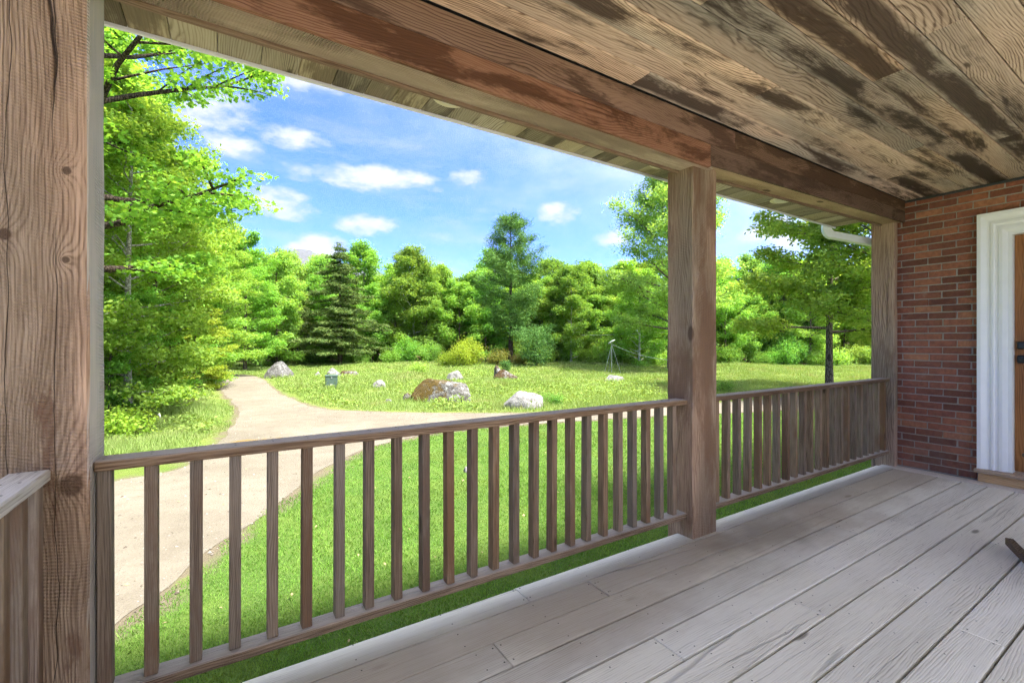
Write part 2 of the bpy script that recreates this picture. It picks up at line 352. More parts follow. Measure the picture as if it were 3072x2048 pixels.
c = g.mix(g.m('MULTIPLY', g.m('MULTIPLY', g.ss(zz, .55, .05), g.ss(g.noise(pw, 9, 5, .7), .35, .65)), .45), c, (.22, .145, .125))
principled(g, out, c, .9, g.bump(g.m('ADD', n1, g.m('MULTIPLY', n2, .5)), .6, .004), .15); M['brick'] = m

def leaf_mat(name, cols, trans=.5, tcol=None, sat=1.0, var=.28, patch=None):
    m, g, out = material(name)
    isl = g.node('ShaderNodeNewGeometry').outputs['Random Per Island']; r = g.rnd()
    c = g.ramp(isl, [(i / (len(cols) - 1), q) for i, q in enumerate(cols)])
    hs = g.node('ShaderNodeHueSaturation'); g.put(hs.inputs['Color'], c)
    g.put(hs.inputs['Hue'], g.m('ADD', .5, g.m('MULTIPLY', g.m('SUBTRACT', r, .5), .035 if name != 'bright_maple_leaf' else .0)))
    g.put(hs.inputs['Value'], g.m('ADD', 1 - var / 2, g.m('MULTIPLY', g.m('FRACT', g.m('MULTIPLY', r, 5.7)), var)))
    c = hs.outputs[0]
    if patch is not None:
        pw = g.node('ShaderNodeNewGeometry').outputs['Position']; n1 = g.noise(pw, patch[1], 4, .6); n2 = g.noise(g.v('ADD', pw, (9, 4, 0)), patch[1] * 2.7, 3, .6)
        c = g.mix(g.m('MULTIPLY', g.ss(n1, .45, .68), patch[2]), c, patch[0]); c = g.mix(g.m('MULTIPLY', g.ss(n2, .5, .7), patch[2] * .8), c, patch[3])
    p = g.node('ShaderNodeBsdfDiffuse'); g.put(p.inputs['Color'], c)
    t = g.node('ShaderNodeBsdfTranslucent'); g.put(t.inputs['Color'], g.mix(1.0, c, tcol or (1.35, 1.15, .5), 'MULTIPLY'))
    mx = g.node('ShaderNodeMixShader'); mx.inputs[0].default_value = trans
    g.l.new(p.outputs[0], mx.inputs[1]); g.l.new(t.outputs[0], mx.inputs[2]); g.l.new(mx.outputs[0], out.inputs[0]); return m
M['leaf_maple'] = leaf_mat('maple_leaf', [(0.155, 0.334, 0.054), (0.239, 0.455, 0.074), (0.347, 0.585, 0.114)])
M['leaf_beech'] = leaf_mat('beech_leaf', [(0.174, 0.364, 0.064), (0.254, 0.487, 0.090), (0.357, 0.610, 0.142)])
M['leaf_yellow'] = leaf_mat('young_leaf', [(0.219, 0.359, 0.045), (0.309, 0.454, 0.063), (0.372, 0.506, 0.098)])
M['leaf_green'] = leaf_mat('green_leaf', [(0.135, 0.294, 0.060), (0.200, 0.396, 0.082), (0.283, 0.496, 0.114)], var=.4)
M['leaf_light'] = leaf_mat('light_leaf', [(0.204, 0.387, 0.082), (0.287, 0.501, 0.108), (0.384, 0.591, 0.162)], var=.35)
M['leaf_poplar'] = leaf_mat('poplar_leaf', [(0.265, 0.448, 0.119), (0.358, 0.577, 0.150), (0.475, 0.690, 0.238)])
M['leaf_bright'] = leaf_mat('bright_maple_leaf', [(.20, .36, .07), (.28, .44, .09), (.38, .52, .14)], trans=.58, var=.0)
M['needle_dark'] = leaf_mat('spruce_needle', [(0.070, 0.131, 0.041), (0.116, 0.184, 0.054), (0.202, 0.252, 0.078)], trans=.15)
M['needle_pine'] = leaf_mat('pine_needle', [(0.084, 0.202, 0.053), (0.133, 0.271, 0.068), (0.190, 0.340, 0.089)], trans=.2)
M['needle_blue'] = leaf_mat('blue_pine_needle', [(0.068, 0.165, 0.045), (0.108, 0.224, 0.064), (0.163, 0.299, 0.083)], trans=.2)
M['leaf_orange'] = leaf_mat('russet_leaf', [(0.204, 0.252, 0.063), (0.264, 0.263, 0.090), (0.230, 0.315, 0.063)])
M['lawn_blade'] = leaf_mat('lawn_blade', [(0.119, 0.253, 0.042), (0.178, 0.336, 0.059), (0.261, 0.419, 0.089)], trans=.3, var=.0, patch=((.20, .27, .07), .55, .65, (.07, .17, .03)))
M['meadow_blade'] = leaf_mat('meadow_blade', [(0.179, 0.287, 0.074), (0.256, 0.374, 0.106), (0.332, 0.419, 0.174)], trans=.3, var=.0, patch=((.20, .30, .07), .28, .7, (.38, .36, .19)))
M['herb'] = leaf_mat('herb_leaf', [(0.131, 0.253, 0.055), (0.193, 0.333, 0.077), (0.269, 0.400, 0.109)], trans=.3, var=.0)
def bark_mat(name, a, b, sc_=(9, 9, 2.0), bumps=.8):
    m, g, out = material(name); p = g.v('MULTIPLY', g.tc(), sc_); n = g.noise(p, 2.2, 6, .7); v = g.voro(p, 2.0, 'DISTANCE_TO_EDGE').outputs['Distance']
    h = g.m('ADD', g.m('MULTIPLY', n, .7), g.m('MULTIPLY', g.ss(v, 0, .2), .5))
    principled(g, out, g.mix(g.ss(h, .35, .85), a, b), .95, g.bump(h, bumps, .02), .1); return m
M['bark'] = bark_mat('grey_bark', (.055, .042, .032), (.20, .165, .13))
M['bark_pale'] = bark_mat('pale_bark', (.20, .18, .155), (.46, .44, .40), (5, 5, 6), .2)
M['bark_dark'] = bark_mat('dark_bark', (.022, .017, .013), (.085, .065, .05))
M['birch'] = bark_mat('birch_bark', (.30, .28, .25), (.72, .70, .66), (3, 3, 9), .2)

# ------------------------------------------------------------------ ground, drive
near_edge = [(-1.75, -9), (-1.55, 1.2), (-1.12, 3.0), (-.68, 4.18), (-.45, 4.54), (-.18, 5.2), (.55, 6.48), (1.35, 7.75), (2.28, 8.75), (3.8, 9.35), (5.6, 9.3), (8.9, 8.6), (13, 7.4), (20, 5.4), (32, 3)]
far_edge = [(32, 6), (20, 8.2), (14, 9.0), (11, 9.35), (8, 10.3), (4.97, 12.0), (2.98, 13.8), (2.25, 15.2), (1.72, 19.8), (1.62, 25.0), (1.5, 29), (.6, 32.5), (-2, 36.5), (-8, 41)]
left_edge = [(-9.5, 38.5), (-4.5, 35), (-1.6, 32), (-.75, 29), (-.38, 24.1), (.0, 19.5), (.25, 15.9), (.24, 14.1), (-.02, 11.6), (-.55, 9.2), (-1.2, 8.62), (-2.2, 8.2), (-4, 7.8), (-9, 7.2), (-14, 7), (-14, -9)]
def catmull(P, n=8):
    out_ = []
    for i in range(len(P) - 1):
        p0, p1, p2, p3 = P[max(i - 1, 0)], P[i], P[i + 1], P[min(i + 2, len(P) - 1)]
        for k in range(n):
            t = k / n
            out_.append(tuple(.5 * ((2 * p1[j]) + (-p0[j] + p2[j]) * t + (2 * p0[j] - 5 * p1[j] + 4 * p2[j] - p3[j]) * t * t + (-p0[j] + 3 * p1[j] - 3 * p2[j] + p3[j]) * t ** 3) for j in (0, 1)))
    out_.append(P[-1]); return out_
drive_poly = []
for part in (near_edge, far_edge, left_edge): drive_poly += catmull(part, 10)
DP = np.array(drive_poly)
def drive_dist(x, y):
    """signed distance to the drive outline, negative inside (vectorised)"""
    x = np.asarray(x, float); y = np.asarray(y, float); best = np.full(x.shape, 1e9); inside = np.zeros(x.shape, bool)
    n = len(DP)
    for i in range(n):
        ax, ay = DP[i]; bx, by = DP[(i + 1) % n]; ex, ey = bx - ax, by - ay; L2 = ex * ex + ey * ey + 1e-9
        t = np.clip(((x - ax) * ex + (y - ay) * ey) / L2, 0, 1)
        best = np.minimum(best, np.hypot(x - ax - t * ex, y - ay - t * ey))
        cr = ((ay > y) != (by > y)) & (x < (bx - ax) * (y - ay) / (by - ay + 1e-12) + ax); inside ^= cr
    return np.where(inside, -best, best)
NE = np.array(catmull(near_edge, 6))
def lawn_mask(x, y):
    """1 on the mown lawn between the porch and the drive"""
    ye = np.interp(x, NE[NE[:, 1] > 4.2][:, 0], NE[NE[:, 1] > 4.2][:, 1], left=4.2, right=3)
    return ((y < ye) & (x > -1.7)).astype(float)
def vnoise(x, y, s, seed):
    """cheap value noise (numpy)"""
    xs, ys = np.asarray(x) * s + 100.3 * seed, np.asarray(y) * s + 57.1 * seed; xi, yi = np.floor(xs).astype(int), np.floor(ys).astype(int); xf, yf = xs - xi, ys - yi
    def h(a, b): q = np.sin(a * 127.1 + b * 311.7 + seed * 17.3) * 43758.5453; return q - np.floor(q)
    u, v = xf * xf * (3 - 2 * xf), yf * yf * (3 - 2 * yf)
    return (h(xi, yi) * (1 - u) + h(xi + 1, yi) * u) * (1 - v) + (h(xi, yi + 1) * (1 - u) + h(xi + 1, yi + 1) * u) * v
def ground_z(x, y):
    x = np.asarray(x, float); y = np.asarray(y, float); d = drive_dist(x, y)
    k = np.clip((d - .3) / 5, 0, 1) * np.clip((np.hypot(x - 2, y) - 9) / 8, 0, 1)
    z = (vnoise(x, y, .16, 1) - .5) * .45 + (vnoise(x, y, .5, 2) - .5) * .16
    return GZ + k * z
GXY = np.concatenate([-np.geomspace(14, 3800, 16)[::-1] - 16, np.arange(-29, -10, 1.0), np.arange(-10, 30, .4), np.arange(30, 62, .8), 62 + np.geomspace(3, 3800, 18)])
GYY = np.concatenate([-np.geomspace(8, 3800, 16)[::-1] - 10, np.arange(-17, 0, 1.0), np.arange(0, 44, .4), np.arange(44, 66, .8), 66 + np.geomspace(3, 3800, 18)])
gx, gy = np.meshgrid(GXY, GYY); sh = gx.shape; fx, fy = gx.ravel(), gy.ravel(); gd = drive_dist(fx, fy); fz = ground_z(fx, fy)
ii = np.arange(sh[0] * sh[1]).reshape(sh); FQ = np.stack([ii[:-1, :-1], ii[:-1, 1:], ii[1:, 1:], ii[1:, :-1]], -1).reshape(-1, 4)
gme = np_mesh('ground', np.stack([fx, fy, fz], 1), FQ, True)
def forest_mask(x, y):
    """leaf litter under the trees: left of the drive and beyond the meadow"""
    tdep = np.asarray(x) * F2[0] + np.asarray(y) * F2[1]
    left = np.clip((-2.2 - .02 * (np.asarray(y) - 12) - np.asarray(x)) / 1.2, 0, 1) * np.clip((np.asarray(y) - 12.5) / 2.5, 0, 1)
    return np.maximum(left, np.clip((tdep - 39.5) / 3, 0, 1))
for nm, arr in (('drive_dist', gd), ('lawn', lawn_mask(fx, fy)), ('litter', forest_mask(fx, fy))):
    at = gme.attributes.new(nm, 'FLOAT', 'POINT'); at.data.foreach_set('value', arr.astype(np.float32))
m, g, out = material('ground')
pw = g.node('ShaderNodeNewGeometry').outputs['Position']
A_ = lambda nm: g.node('ShaderNodeAttribute', attribute_name=nm).outputs['Fac']
n1 = g.noise(pw, .35, 5, .6); n2 = g.noise(pw, 2.2, 5, .65); n3 = g.noise(pw, 40, 4, .7); n4 = g.noise(pw, 9, 4, .65)
lawn_c = g.mix(g.ss(n2, .35, .7), (.065, .13, .024), (.105, .175, .032)); lawn_c = g.mix(g.m('MULTIPLY', g.ss(n3, .4, .75), .5), lawn_c, (.19, .25, .07))
mead_c = g.mix(g.ss(n1, .35, .65), (.12, .175, .035), (.17, .215, .05)); mead_c = g.mix(g.m('MULTIPLY', g.ss(n2, .5, .72), .7), mead_c, (.10, .165, .03))
mead_c = g.mix(g.m('MULTIPLY', g.ss(n4, .55, .75), .35), mead_c, (.22, .19, .105))
gc = g.mix(g.ss(A_('lawn'), .3, .7), mead_c, lawn_c)
lit = g.mix(n4, (.06, .038, .022), (.22, .14, .085)); gc = g.mix(g.ss(g.m('ADD', A_('litter'), g.m('MULTIPLY', g.m('SUBTRACT', n2, .5), .8)), .35, .75), gc, lit)
vd = g.m('ADD', A_('drive_dist'), g.m('MULTIPLY', g.m('SUBTRACT', n2, .5), .9))
dirt = g.mix(n3, (.12, .10, .065), (.19, .16, .115)); gc = g.mix(g.ss(vd, .28, -.02), gc, dirt)
principled(g, out, gc, .95, g.bump(g.m('ADD', n3, n4), .8, .04), .1)
o = obj('ground', gme, m); tag(o, kind='structure')

from mathutils.geometry import delaunay_2d_cdt
pts = []
for (x, y) in drive_poly:
    k = .07 if y > 3 else .02
    p_ = Vector((x + mnoise.noise(Vector((x * 1.1, y * 1.1, 3))) * k * 2, y + mnoise.noise(Vector((x * 1.1, y * 1.1, 9))) * k * 2))
    if not pts or (p_ - pts[-1]).length > .04: pts.append(p_)
cv_, ce_, cf_ = delaunay_2d_cdt(pts, [(i, (i + 1) % len(pts)) for i in range(len(pts))], [], 1, 1e-4)[:3]
dme = bpy.data.meshes.new('driveway'); dme.from_pydata([(v.x, v.y, GZ + .006) for v in cv_], [], [tuple(f_) for f_ in cf_]); dme.update()
if sum(p.normal.z for p in dme.polygons) < 0: dme.flip_normals()
m, g, out = material('gravel'); pw = g.node('ShaderNodeNewGeometry').outputs['Position']
n1 = g.noise(pw, .5, 4, .6); n2 = g.noise(pw, 3, 5, .7); n3 = g.noise(pw, 55, 4, .75); vo = g.voro(pw, 42).outputs['Distance']
gc = g.mix(g.ss(n1, .3, .7), (.165, .146, .115), (.215, .192, .153)); gc = g.mix(g.m('MULTIPLY', g.ss(n2, .4, .7), .4), gc, (.125, .107, .08))
# wheel tracks worn pale and firm, loose stones between
gc = g.mix(g.m('MULTIPLY', g.ss(n3, .55, .75), .5), gc, (.30, .275, .24)); gc = g.mix(g.m('MULTIPLY', g.ss(n3, .45, .25), .45), gc, (.07, .055, .042))
x_, y_, z_ = g.sep(pw)
st = g.m('ABSOLUTE', g.m('SUBTRACT', g.m('MULTIPLY_ADD', x_, -.22, 10.75), y_))
st = g.m('MULTIPLY', g.ss(g.m('ADD', st, g.m('MULTIPLY', g.m('SUBTRACT', g.noise(pw, 5, 4, .6), .5), .5)), .16, .04), g.m('MULTIPLY', g.ss(x_, -.05, .2), g.ss(x_, 1.7, 1.3)))
gc = g.mix(g.m('MULTIPLY', st, .8), gc, (.20, .13, .035))
principled(g, out, gc, .95, g.bump(g.m('ADD', n3, g.m('MULTIPLY', vo, .8)), .7, .015), .1)
o = obj('driveway', dme, m); tag(o, kind='structure')

# far mountain: bare granite summit over wooded slopes
nx, ny = 60, 26; V = []; 
for j in range(ny):
    for i in range(nx):
        s_, q = i / (nx - 1) * 2 - 1, j / (ny - 1) * 2 - 1
        hgt = 480 * math.exp(-(s_ * 2.0) ** 2) * max(0, 1 - q * q) ** .8 + 90 * fbm(s_ * 4, q * 3, 2) * max(0, 1 - q * q) * (1 - s_ * s_)
        V.append((s_ * 1900, q * 900, max(0, hgt) - 2))
idx = np.arange(nx * ny).reshape(ny, nx); FQ = np.stack([idx[:-1, :-1], idx[:-1, 1:], idx[1:, 1:], idx[1:, :-1]], -1).reshape(-1, 4)
mme = np_mesh('mountain', V, FQ, True)
m, g, out = material('mountain'); pw = g.node('ShaderNodeNewGeometry').outputs['Position']; _, _, zz = g.sep(pw); n1 = g.noise(pw, .012, 7, .7)
principled(g, out, g.mix(g.ss(g.m('ADD', g.m('MULTIPLY', n1, 300), zz), 330, 470), (.04, .054, .042), (.105, .108, .112)), .95, g.bump(n1, 1, 30), .1)
a = pdir(950); mo = obj('mountain', mme, m, None, (a[0] * 2750, a[1] * 2750, GZ), (0, 0, math.atan2(a[1], a[0]) - math.pi / 2)); tag(mo, kind='structure')

# ------------------------------------------------------------------ house: brick end wall, door
WX = 5.83
house = empty('brick_house', (WX, 0, GZ)); tag(house, 'red brick house wall with a white door frame at the end of the porch', 'house')
def hpart(name, mat, x0, x1, y0, y1, z0, z1, parent=house, bev=0.0, base=(WX, 0, GZ)):
    cx_, cy_, cz_ = (x0 + x1) / 2, (y0 + y1) / 2, (z0 + z1) / 2
    return obj(name, box_mesh(name, x0 - cx_, x1 - cx_, y0 - cy_, y1 - cy_, z0 - cz_, z1 - cz_, bev), mat, parent, (cx_ - base[0], cy_ - base[1], cz_ - base[2]))
DY0, DY1, DZ0, DZ1 = .17, 1.085, .12, 2.235        # door opening
def wall_slab(parent):
    bm = bmesh.new(); x0, x1 = WX + .007, WX + .30
    for (ya, yb, za, zb) in ((DY1 + .06, 2.045, GZ - .05, 5.2), (-5.5, DY0 - .06, GZ - .05, 5.2), (DY0 - .06, DY1 + .06, DZ1 + .06, 5.2), (DY0 - .06, DY1 + .06, GZ - .05, DZ0 - .04)):
        add_hexa(bm, box8(x0 - WX, x1 - WX, ya, yb, za - GZ, zb - GZ))
    return obj('wall', bm_mesh('wall', bm), M['mortar'], parent)
wall = wall_slab(house)
hpart('side_wall', M['mortar'], WX + .301, 13, 1.74, 2.04, GZ - .05, 5.2)
BL, BH, CO, JT = .196, .0562, .0672, .0105
brick_meshes = []
for k in range(7):
    bm = bmesh.new(); rb = random.Random(k)
    c8 = [(x + rb.uniform(-.0012, .0012), y + rb.uniform(-.0025, .0025), z + rb.uniform(-.0018, .0018)) for (x, y, z) in box8(0, .05, -BL / 2, BL / 2, -BH / 2, BH / 2)]
    add_hexa(bm, c8, .003); me = bm_mesh('brick', bm); me.materials.append(M['brick']); brick_meshes.append(me)
rb = random.Random(11); far_bm = bmesh.new(); n_brick = 0
pitch = BL + JT
for row in range(int((2.74 + .02) / CO) + 1):
    z = .012 + BH / 2 + row * CO
    y = 2.03 - BL / 2 - (pitch / 2 if row % 2 else 0) + rb.uniform(-.006, .006)
    if row % 2:   # half brick closes the corner
        o = obj('brick', rb.choice(brick_meshes), None, wall, (rb.uniform(-.002, .0025), 2.03 - BL / 4 + .004, z - GZ)); o.scale = (1, .45, 1); n_brick += 1
    while y > -2.6:
        lo, hi = y - BL / 2, y + BL / 2
        zin = z - BH / 2 < DZ1 + .165 and z > DZ0 - .15
        if z < DZ0 + .0: oy0, oy1 = DY0 - .22, DY1 + .195
        else: oy0, oy1 = DY0 - .19, DY1 + .19
        segs = [(lo, hi)]
        if zin:
            segs = []
            if lo < oy0 or hi > oy1:
                if hi > oy1: segs.append((max(lo, oy1), hi))
                if lo < oy0: segs.append((lo, min(hi, oy0)))
        for (a, b) in segs:
            if b - a < .02: continue
            if (a > .55 or (a > -.2 and not zin)) and n_brick < 290:
                o = obj('brick', rb.choice(brick_meshes), None, wall, (rb.uniform(-.002, .0025), (a + b) / 2, z - GZ)); o.scale = (1, (b - a) / BL, 1); o.rotation_euler = (rb.uniform(-.008, .008), 0, rb.uniform(-.006, .006)); n_brick += 1
            else: add_hexa(far_bm, box8(rb.uniform(-.002, .002), .05, a, b, z - BH / 2 - GZ, z + BH / 2 - GZ))
        y -= pitch + rb.uniform(-.003, .003)
fo = obj('far_bricks', bm_mesh('far_bricks', far_bm), M['brick'], wall); tag(fo, kind='stuff')
hpart('foundation', simple('concrete', (.35, .34, .32), .9, .2, nscale=12), WX - .004, WX + .29, -5.5, 2.05, GZ - .1, -.02)
# gable roof of the house, above the porch roof and out of the picture
bm = bmesh.new()
vsr = [bm.verts.new(p) for p in [(-.3, -5.9, 5.95), (-.3, 2.45, 5.95), (7.6, 2.45, 5.95), (7.6, -5.9, 5.95), (-.3, -1.7, 8.0), (7.6, -1.7, 8.0)]]
for fdef in ((0, 4, 5, 3), (1, 2, 5, 4), (0, 1, 4), (2, 3, 5), (0, 3, 2, 1)): bm.faces.new([vsr[i] for i in fdef])
obj('roof', bm_mesh('roof', bm), M['roof'], house)

door = empty('front_door', (WX, (DY0 + DY1) / 2, DZ0)); tag(door, 'varnished orange brown wooden door in wide white moulded casing', 'door')
db = (WX, (DY0 + DY1) / 2, DZ0)
def dpart(name, mat, x0, x1, y0, y1, z0, z1, bev=0.0, parent=door): return hpart(name, mat, x0, x1, y0, y1, z0, z1, parent, bev, db)
# stepped colonial casing: profile swept up both sides and across the head
prof = [(0.0, -.018), (.028, -.026), (.052, -.026), (.056, -.020), (.075, -.022), (.082, -.034), (.100, -.034), (.106, -.027), (.125, -.030), (.160, -.052), (.185, -.052), (.185, .006), (.0, .006)]   # distance from opening edge, x offset
def casing(yin, sgn):
    bm = bmesh.new(); rows = []
    for (zt) in (0, 1):
        ring_ = []
        for (d_, xo) in prof:
            y_ = yin + sgn * d_; z_ = DZ0 + .0 if zt == 0 else DZ1 + d_
            ring_.append(bm.verts.new((xo, y_ - db[1], z_ - db[2])))
        rows.append(ring_)
    n_ = len(prof)
    for k in range(n_): bm.faces.new((rows[0][k], rows[0][(k + 1) % n_], rows[1][(k + 1) % n_], rows[1][k]))
    bm.faces.new(rows[0]); bm.faces.new(rows[1][::-1]); bmesh.ops.recalc_face_normals(bm, faces=bm.faces[:])
    return bm_mesh('casing', bm)
obj('casing', casing(DY1, 1), M['white'], door); obj('casing', casing(DY0, -1), M['white'], door)
bm = bmesh.new(); rows = []
for side in (0, 1):
    rows.append([bm.verts.new((xo, (DY1 + d_ if side else DY0 - d_) - db[1], DZ1 + d_ - db[2])) for (d_, xo) in prof])
for k in range(len(prof)): bm.faces.new((rows[0][k], rows[0][(k + 1) % len(prof)], rows[1][(k + 1) % len(prof)], rows[1][k]))
bmesh.ops.recalc_face_normals(bm, faces=bm.faces[:]); obj('head_casing', bm_mesh('head_casing', bm), M['white'], door)
for (ya, yb) in ((DY1 - .03, DY1 + .001), (DY0 - .001, DY0 + .03)): dpart('jamb', M['white'], WX - .012, WX + .14, ya, yb, DZ0, DZ1 + .001)
dpart('head_jamb', M['white'], WX - .012, WX + .14, DY0 + .03, DY1 - .03, DZ1 - .03, DZ1 + .001)
leaf = dpart('leaf', M['door'], WX + .05, WX + .095, DY0 + .033, DY1 - .033, DZ0 + .012, DZ1 - .033)
for (za, zb) in ((.25, .95), (1.12, 1.92)):
    for (ya, yb) in ((DY0 + .14, DY0 + .41), (DY0 + .51, DY1 - .14)):
        o = dpart('panel', M['door'], WX + .044, WX + .06, ya, yb, DZ0 + za, DZ0 + zb, .008)
for (zc, hh, nm) in ((1.235, .034, 'deadbolt'), (1.115, .034, 'latch_plate')):
    o = dpart(nm, M['black'], WX + .028, WX + .0495, DY1 - .115, DY1 - .048, zc - hh, zc + hh, .009)
bm = bmesh.new(); add_tube(bm, [(.03, DY1 - .082 - db[1], 1.115 - DZ0), (-.025, DY1 - .082 - db[1], 1.115 - DZ0), (-.032, DY1 - .10 - db[1], 1.115 - DZ0), (-.032, DY1 - .20 - db[1], 1.112 - DZ0)], .0095, 8)
obj('lever', bm_mesh('lever', bm, True), M['black'], door)
bm = bmesh.new(); add_tube(bm, [(.03, DY1 - .082 - db[1], 1.235 - DZ0), (.016, DY1 - .082 - db[1], 1.235 - DZ0)], .019, 14); obj('thumb_cylinder', bm_mesh('thumb_cylinder', bm), M['black'], door)
dpart('threshold', M['sill_worn'], WX - .085, WX + .14, DY0 - .19, DY1 + .2, DZ0 - .034, DZ0 - .001, .004)
dpart('riser', M['sill'], WX - .045, WX + .005, DY0 - .175, DY1 + .178, .003, DZ0 - .036, .002)

# ------------------------------------------------------------------ porch deck
deck = empty('porch_deck', (2.6, 0, 0)); tag(deck, 'weathered grey plank deck floor of the covered porch', 'deck')
rb = random.Random(4); XL, XR = -.62, 5.655
rows_y = [(1.843, 2.0)] + [(1.8385 - .1655 * (k + 1) + (.0055 if k > 0 else .0025), 1.8385 - .1655 * k - (.0055 if k > 1 else .0025)) for k in range(38)]  # unseen back rows added in the sun to bounce light under the roof
joints = {0: [1.255], 1: [1.62, 4.6], 2: [.95], 3: [3.55], 4: [1.55, 4.0], 5: [2.35], 6: [3.0, .4], 7: [4.1, 1.2], 8: [2.75], 9: [3.35, 1.6]}
nails = bmesh.new()
def add_nail(x, y, r=.0042):
    vv = [nails.verts.new((x - 2.6 + r * math.cos(k * 1.0472), y + r * math.sin(k * 1.0472), .0012)) for k in range(6)]; nails.faces.new(vv)
for i, (ya, yb) in enumerate(rows_y):
    js = sorted(joints.get(i, [rb.uniform(.5, 4.8)])); xs = [XL] + js + [XR]
    for a, b in zip(xs[:-1], xs[1:]):
        dz = rb.uniform(-.0025, .001); w = (yb - ya) / 2
        bm = bmesh.new(); L = (b - a) / 2 - .0015
        if i == 0:      # nosing with a rounded outer edge
            pr = [(-w, 0), (w - .035, 0), (w - .02, -.003), (w - .008, -.010), (w - .001, -.02), (w, -.03), (w - .004, -.042), (-w, -.042)]
            ra = [bm.verts.new((-L, y_, z_)) for (y_, z_) in pr]; rb_ = [bm.verts.new((L, y_, z_)) for (y_, z_) in pr]
            for k in range(len(pr)): bm.faces.new((ra[k], ra[(k + 1) % len(pr)], rb_[(k + 1) % len(pr)], rb_[k]))
            bm.faces.new(ra[::-1]); bm.faces.new(rb_); bmesh.ops.recalc_face_normals(bm, faces=bm.faces[:])
        else: add_hexa(bm, box8(-L, L, -w, w, -.036, 0), .003)
        o = obj('deck_board', bm_mesh('deck_board', bm), M['deck'], deck, ((a + b) / 2 - 2.6, (ya + yb) / 2, dz))
        o.rotation_euler = (rb.uniform(-.004, .004), 0, rb.uniform(-.0003, .0003))
        for e in (a + .02, b - .02):
            if XL + .1 < e < XR - .1:
                for y_ in (ya + .03, yb - .035): add_nail(e, y_ + rb.uniform(-.006, .006))
    for jx in np.arange(XL + .25, XR, .406):
        for y_ in (ya + .03, yb - .035): add_nail(jx + rb.uniform(-.012, .012), y_ + rb.uniform(-.006, .006), .0034)
no = obj('nail_heads', bm_mesh('nail_heads', nails), M['screw'], deck); tag(no, kind='stuff')
o = box_obj('border_board', M['deck_y'], deck, XR + .004, WX - .006, -4.45, 1.965, -.036, .001, .003); o.location.x -= 2.6
for k in range(17):
    x_ = XL + .05 + .406 * k
    if x_ < 5.7: o = box_obj('joist', M['deck_y'], deck, x_ - .02, x_ + .02, -4.4, 1.93, -.24, -.04); o.location.x -= 2.6
o = box_obj('rim_board', M['rail'], deck, XL + .01, WX - .02, 1.935, 1.972, -.26, -.044); o.location.x -= 2.6

# ------------------------------------------------------------------ posts
PY0, PY1 = 1.86, 2.06
def post_mesh(hx, z0, z1, seed, hy=.1):
    """rough-sawn timber: slightly wavy, chipped arrises"""
    bm = bmesh.new(); n_ = 34; rings = []; e = .006
    base = [(-hx + e, -hy), (hx - e, -hy), (hx, -hy + e), (hx, hy - e), (hx - e, hy), (-hx + e, hy), (-hx, hy - e), (-hx, -hy + e)]
    for i in range(n_):
        z = z0 + (z1 - z0) * i / (n_ - 1); rr_ = []
        for k, (x, y) in enumerate(base):
            q = mnoise.noise(Vector((z * 3.1, k * 1.3, seed))) * .0022 + mnoise.noise(Vector((z * 14, k * 2.3, seed + 5))) * .0011
            rr_.append(bm.verts.new((x * (1 + q / hx), y * (1 + q / hy), z)))
        rings.append(rr_)
    for i in range(n_ - 1):
        for k in range(8): bm.faces.new((rings[i][k], rings[i][(k + 1) % 8], rings[i + 1][(k + 1) % 8], rings[i + 1][k]))
    bm.faces.new(rings[0][::-1]); bm.faces.new(rings[-1]); return bm_mesh('porch_post', bm)
PW = .125
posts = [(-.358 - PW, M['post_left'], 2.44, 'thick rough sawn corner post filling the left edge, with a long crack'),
         (2.53 + PW, M['post'], 2.41, 'square rough sawn timber post in the middle of the porch'),
         (5.745 + .04, M['post'], 2.50, 'timber post with small knots against the brick wall')]
for i, (x, mt, zt, lb) in enumerate(posts):
    o = obj('porch_post', post_mesh(PW if i < 2 else .04, -1.2, zt - 1.2 + .0, i * 7.7 + 1), mt, None, (x, (PY0 + PY1) / 2, 1.2))
    # the mesh runs from below the deck edge to the beam
    o.data.transform(__import__('mathutils').Matrix.Identity(4))
    tag(o, lb, 'post', 'rough timber posts carrying the porch beam')
    for v in o.data.vertices:
        if v.co.z < -1.19: v.co.z = GZ - 1.2 - .05

# ------------------------------------------------------------------ railings
def railing(label, xa, xb, first, pitch_, n, y0=1.90, y1=1.99, last_gap=None):
    t = empty('porch_railing', ((xa + xb) / 2, (y0 + y1) / 2, 0)); tag(t, label, 'railing', 'wooden porch railings')
    bx, by = t.location.x, t.location.y
    def part(name, mat, x0, x1, ya, yb, z0, z1, bev):
        o = box_obj(name, mat, t, x0, x1, ya, yb, z0, z1, bev); o.location.x -= bx; o.location.y -= by; return o
    # top rail with a slightly ragged arris
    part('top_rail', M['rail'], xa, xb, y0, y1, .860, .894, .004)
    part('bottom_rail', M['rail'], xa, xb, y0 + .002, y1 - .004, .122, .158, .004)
    sm = box_mesh('baluster', -.0182, .0182, -.024, .024, -.3505, .3505, .002); sm.materials.append(M['baluster'])
    rr_ = random.Random(int(xa * 10) + 3); sb = bmesh.new()
    for k in range(n):
        x = first + k * pitch_ + .0182
        o = obj('baluster', sm, None, t, (x - bx + rr_.uniform(-.003, .003), y0 + .045 - by + rr_.uniform(-.003, .003), .509)); o.rotation_euler = (rr_.uniform(-.004, .004), rr_.uniform(-.004, .004), rr_.uniform(-.03, .03))
        for dy_ in (-.016, .018):
            vv = [sb.verts.new((x - bx + .0042 * math.cos(q * 1.0472), y0 + .045 + dy_ - by + .0042 * math.sin(q * 1.0472), .8949)) for q in range(6)]; sb.faces.new(vv)
    so = obj('screw_heads', bm_mesh('screw_heads', sb), M['screw'], t); tag(so, kind='stuff')
    return t
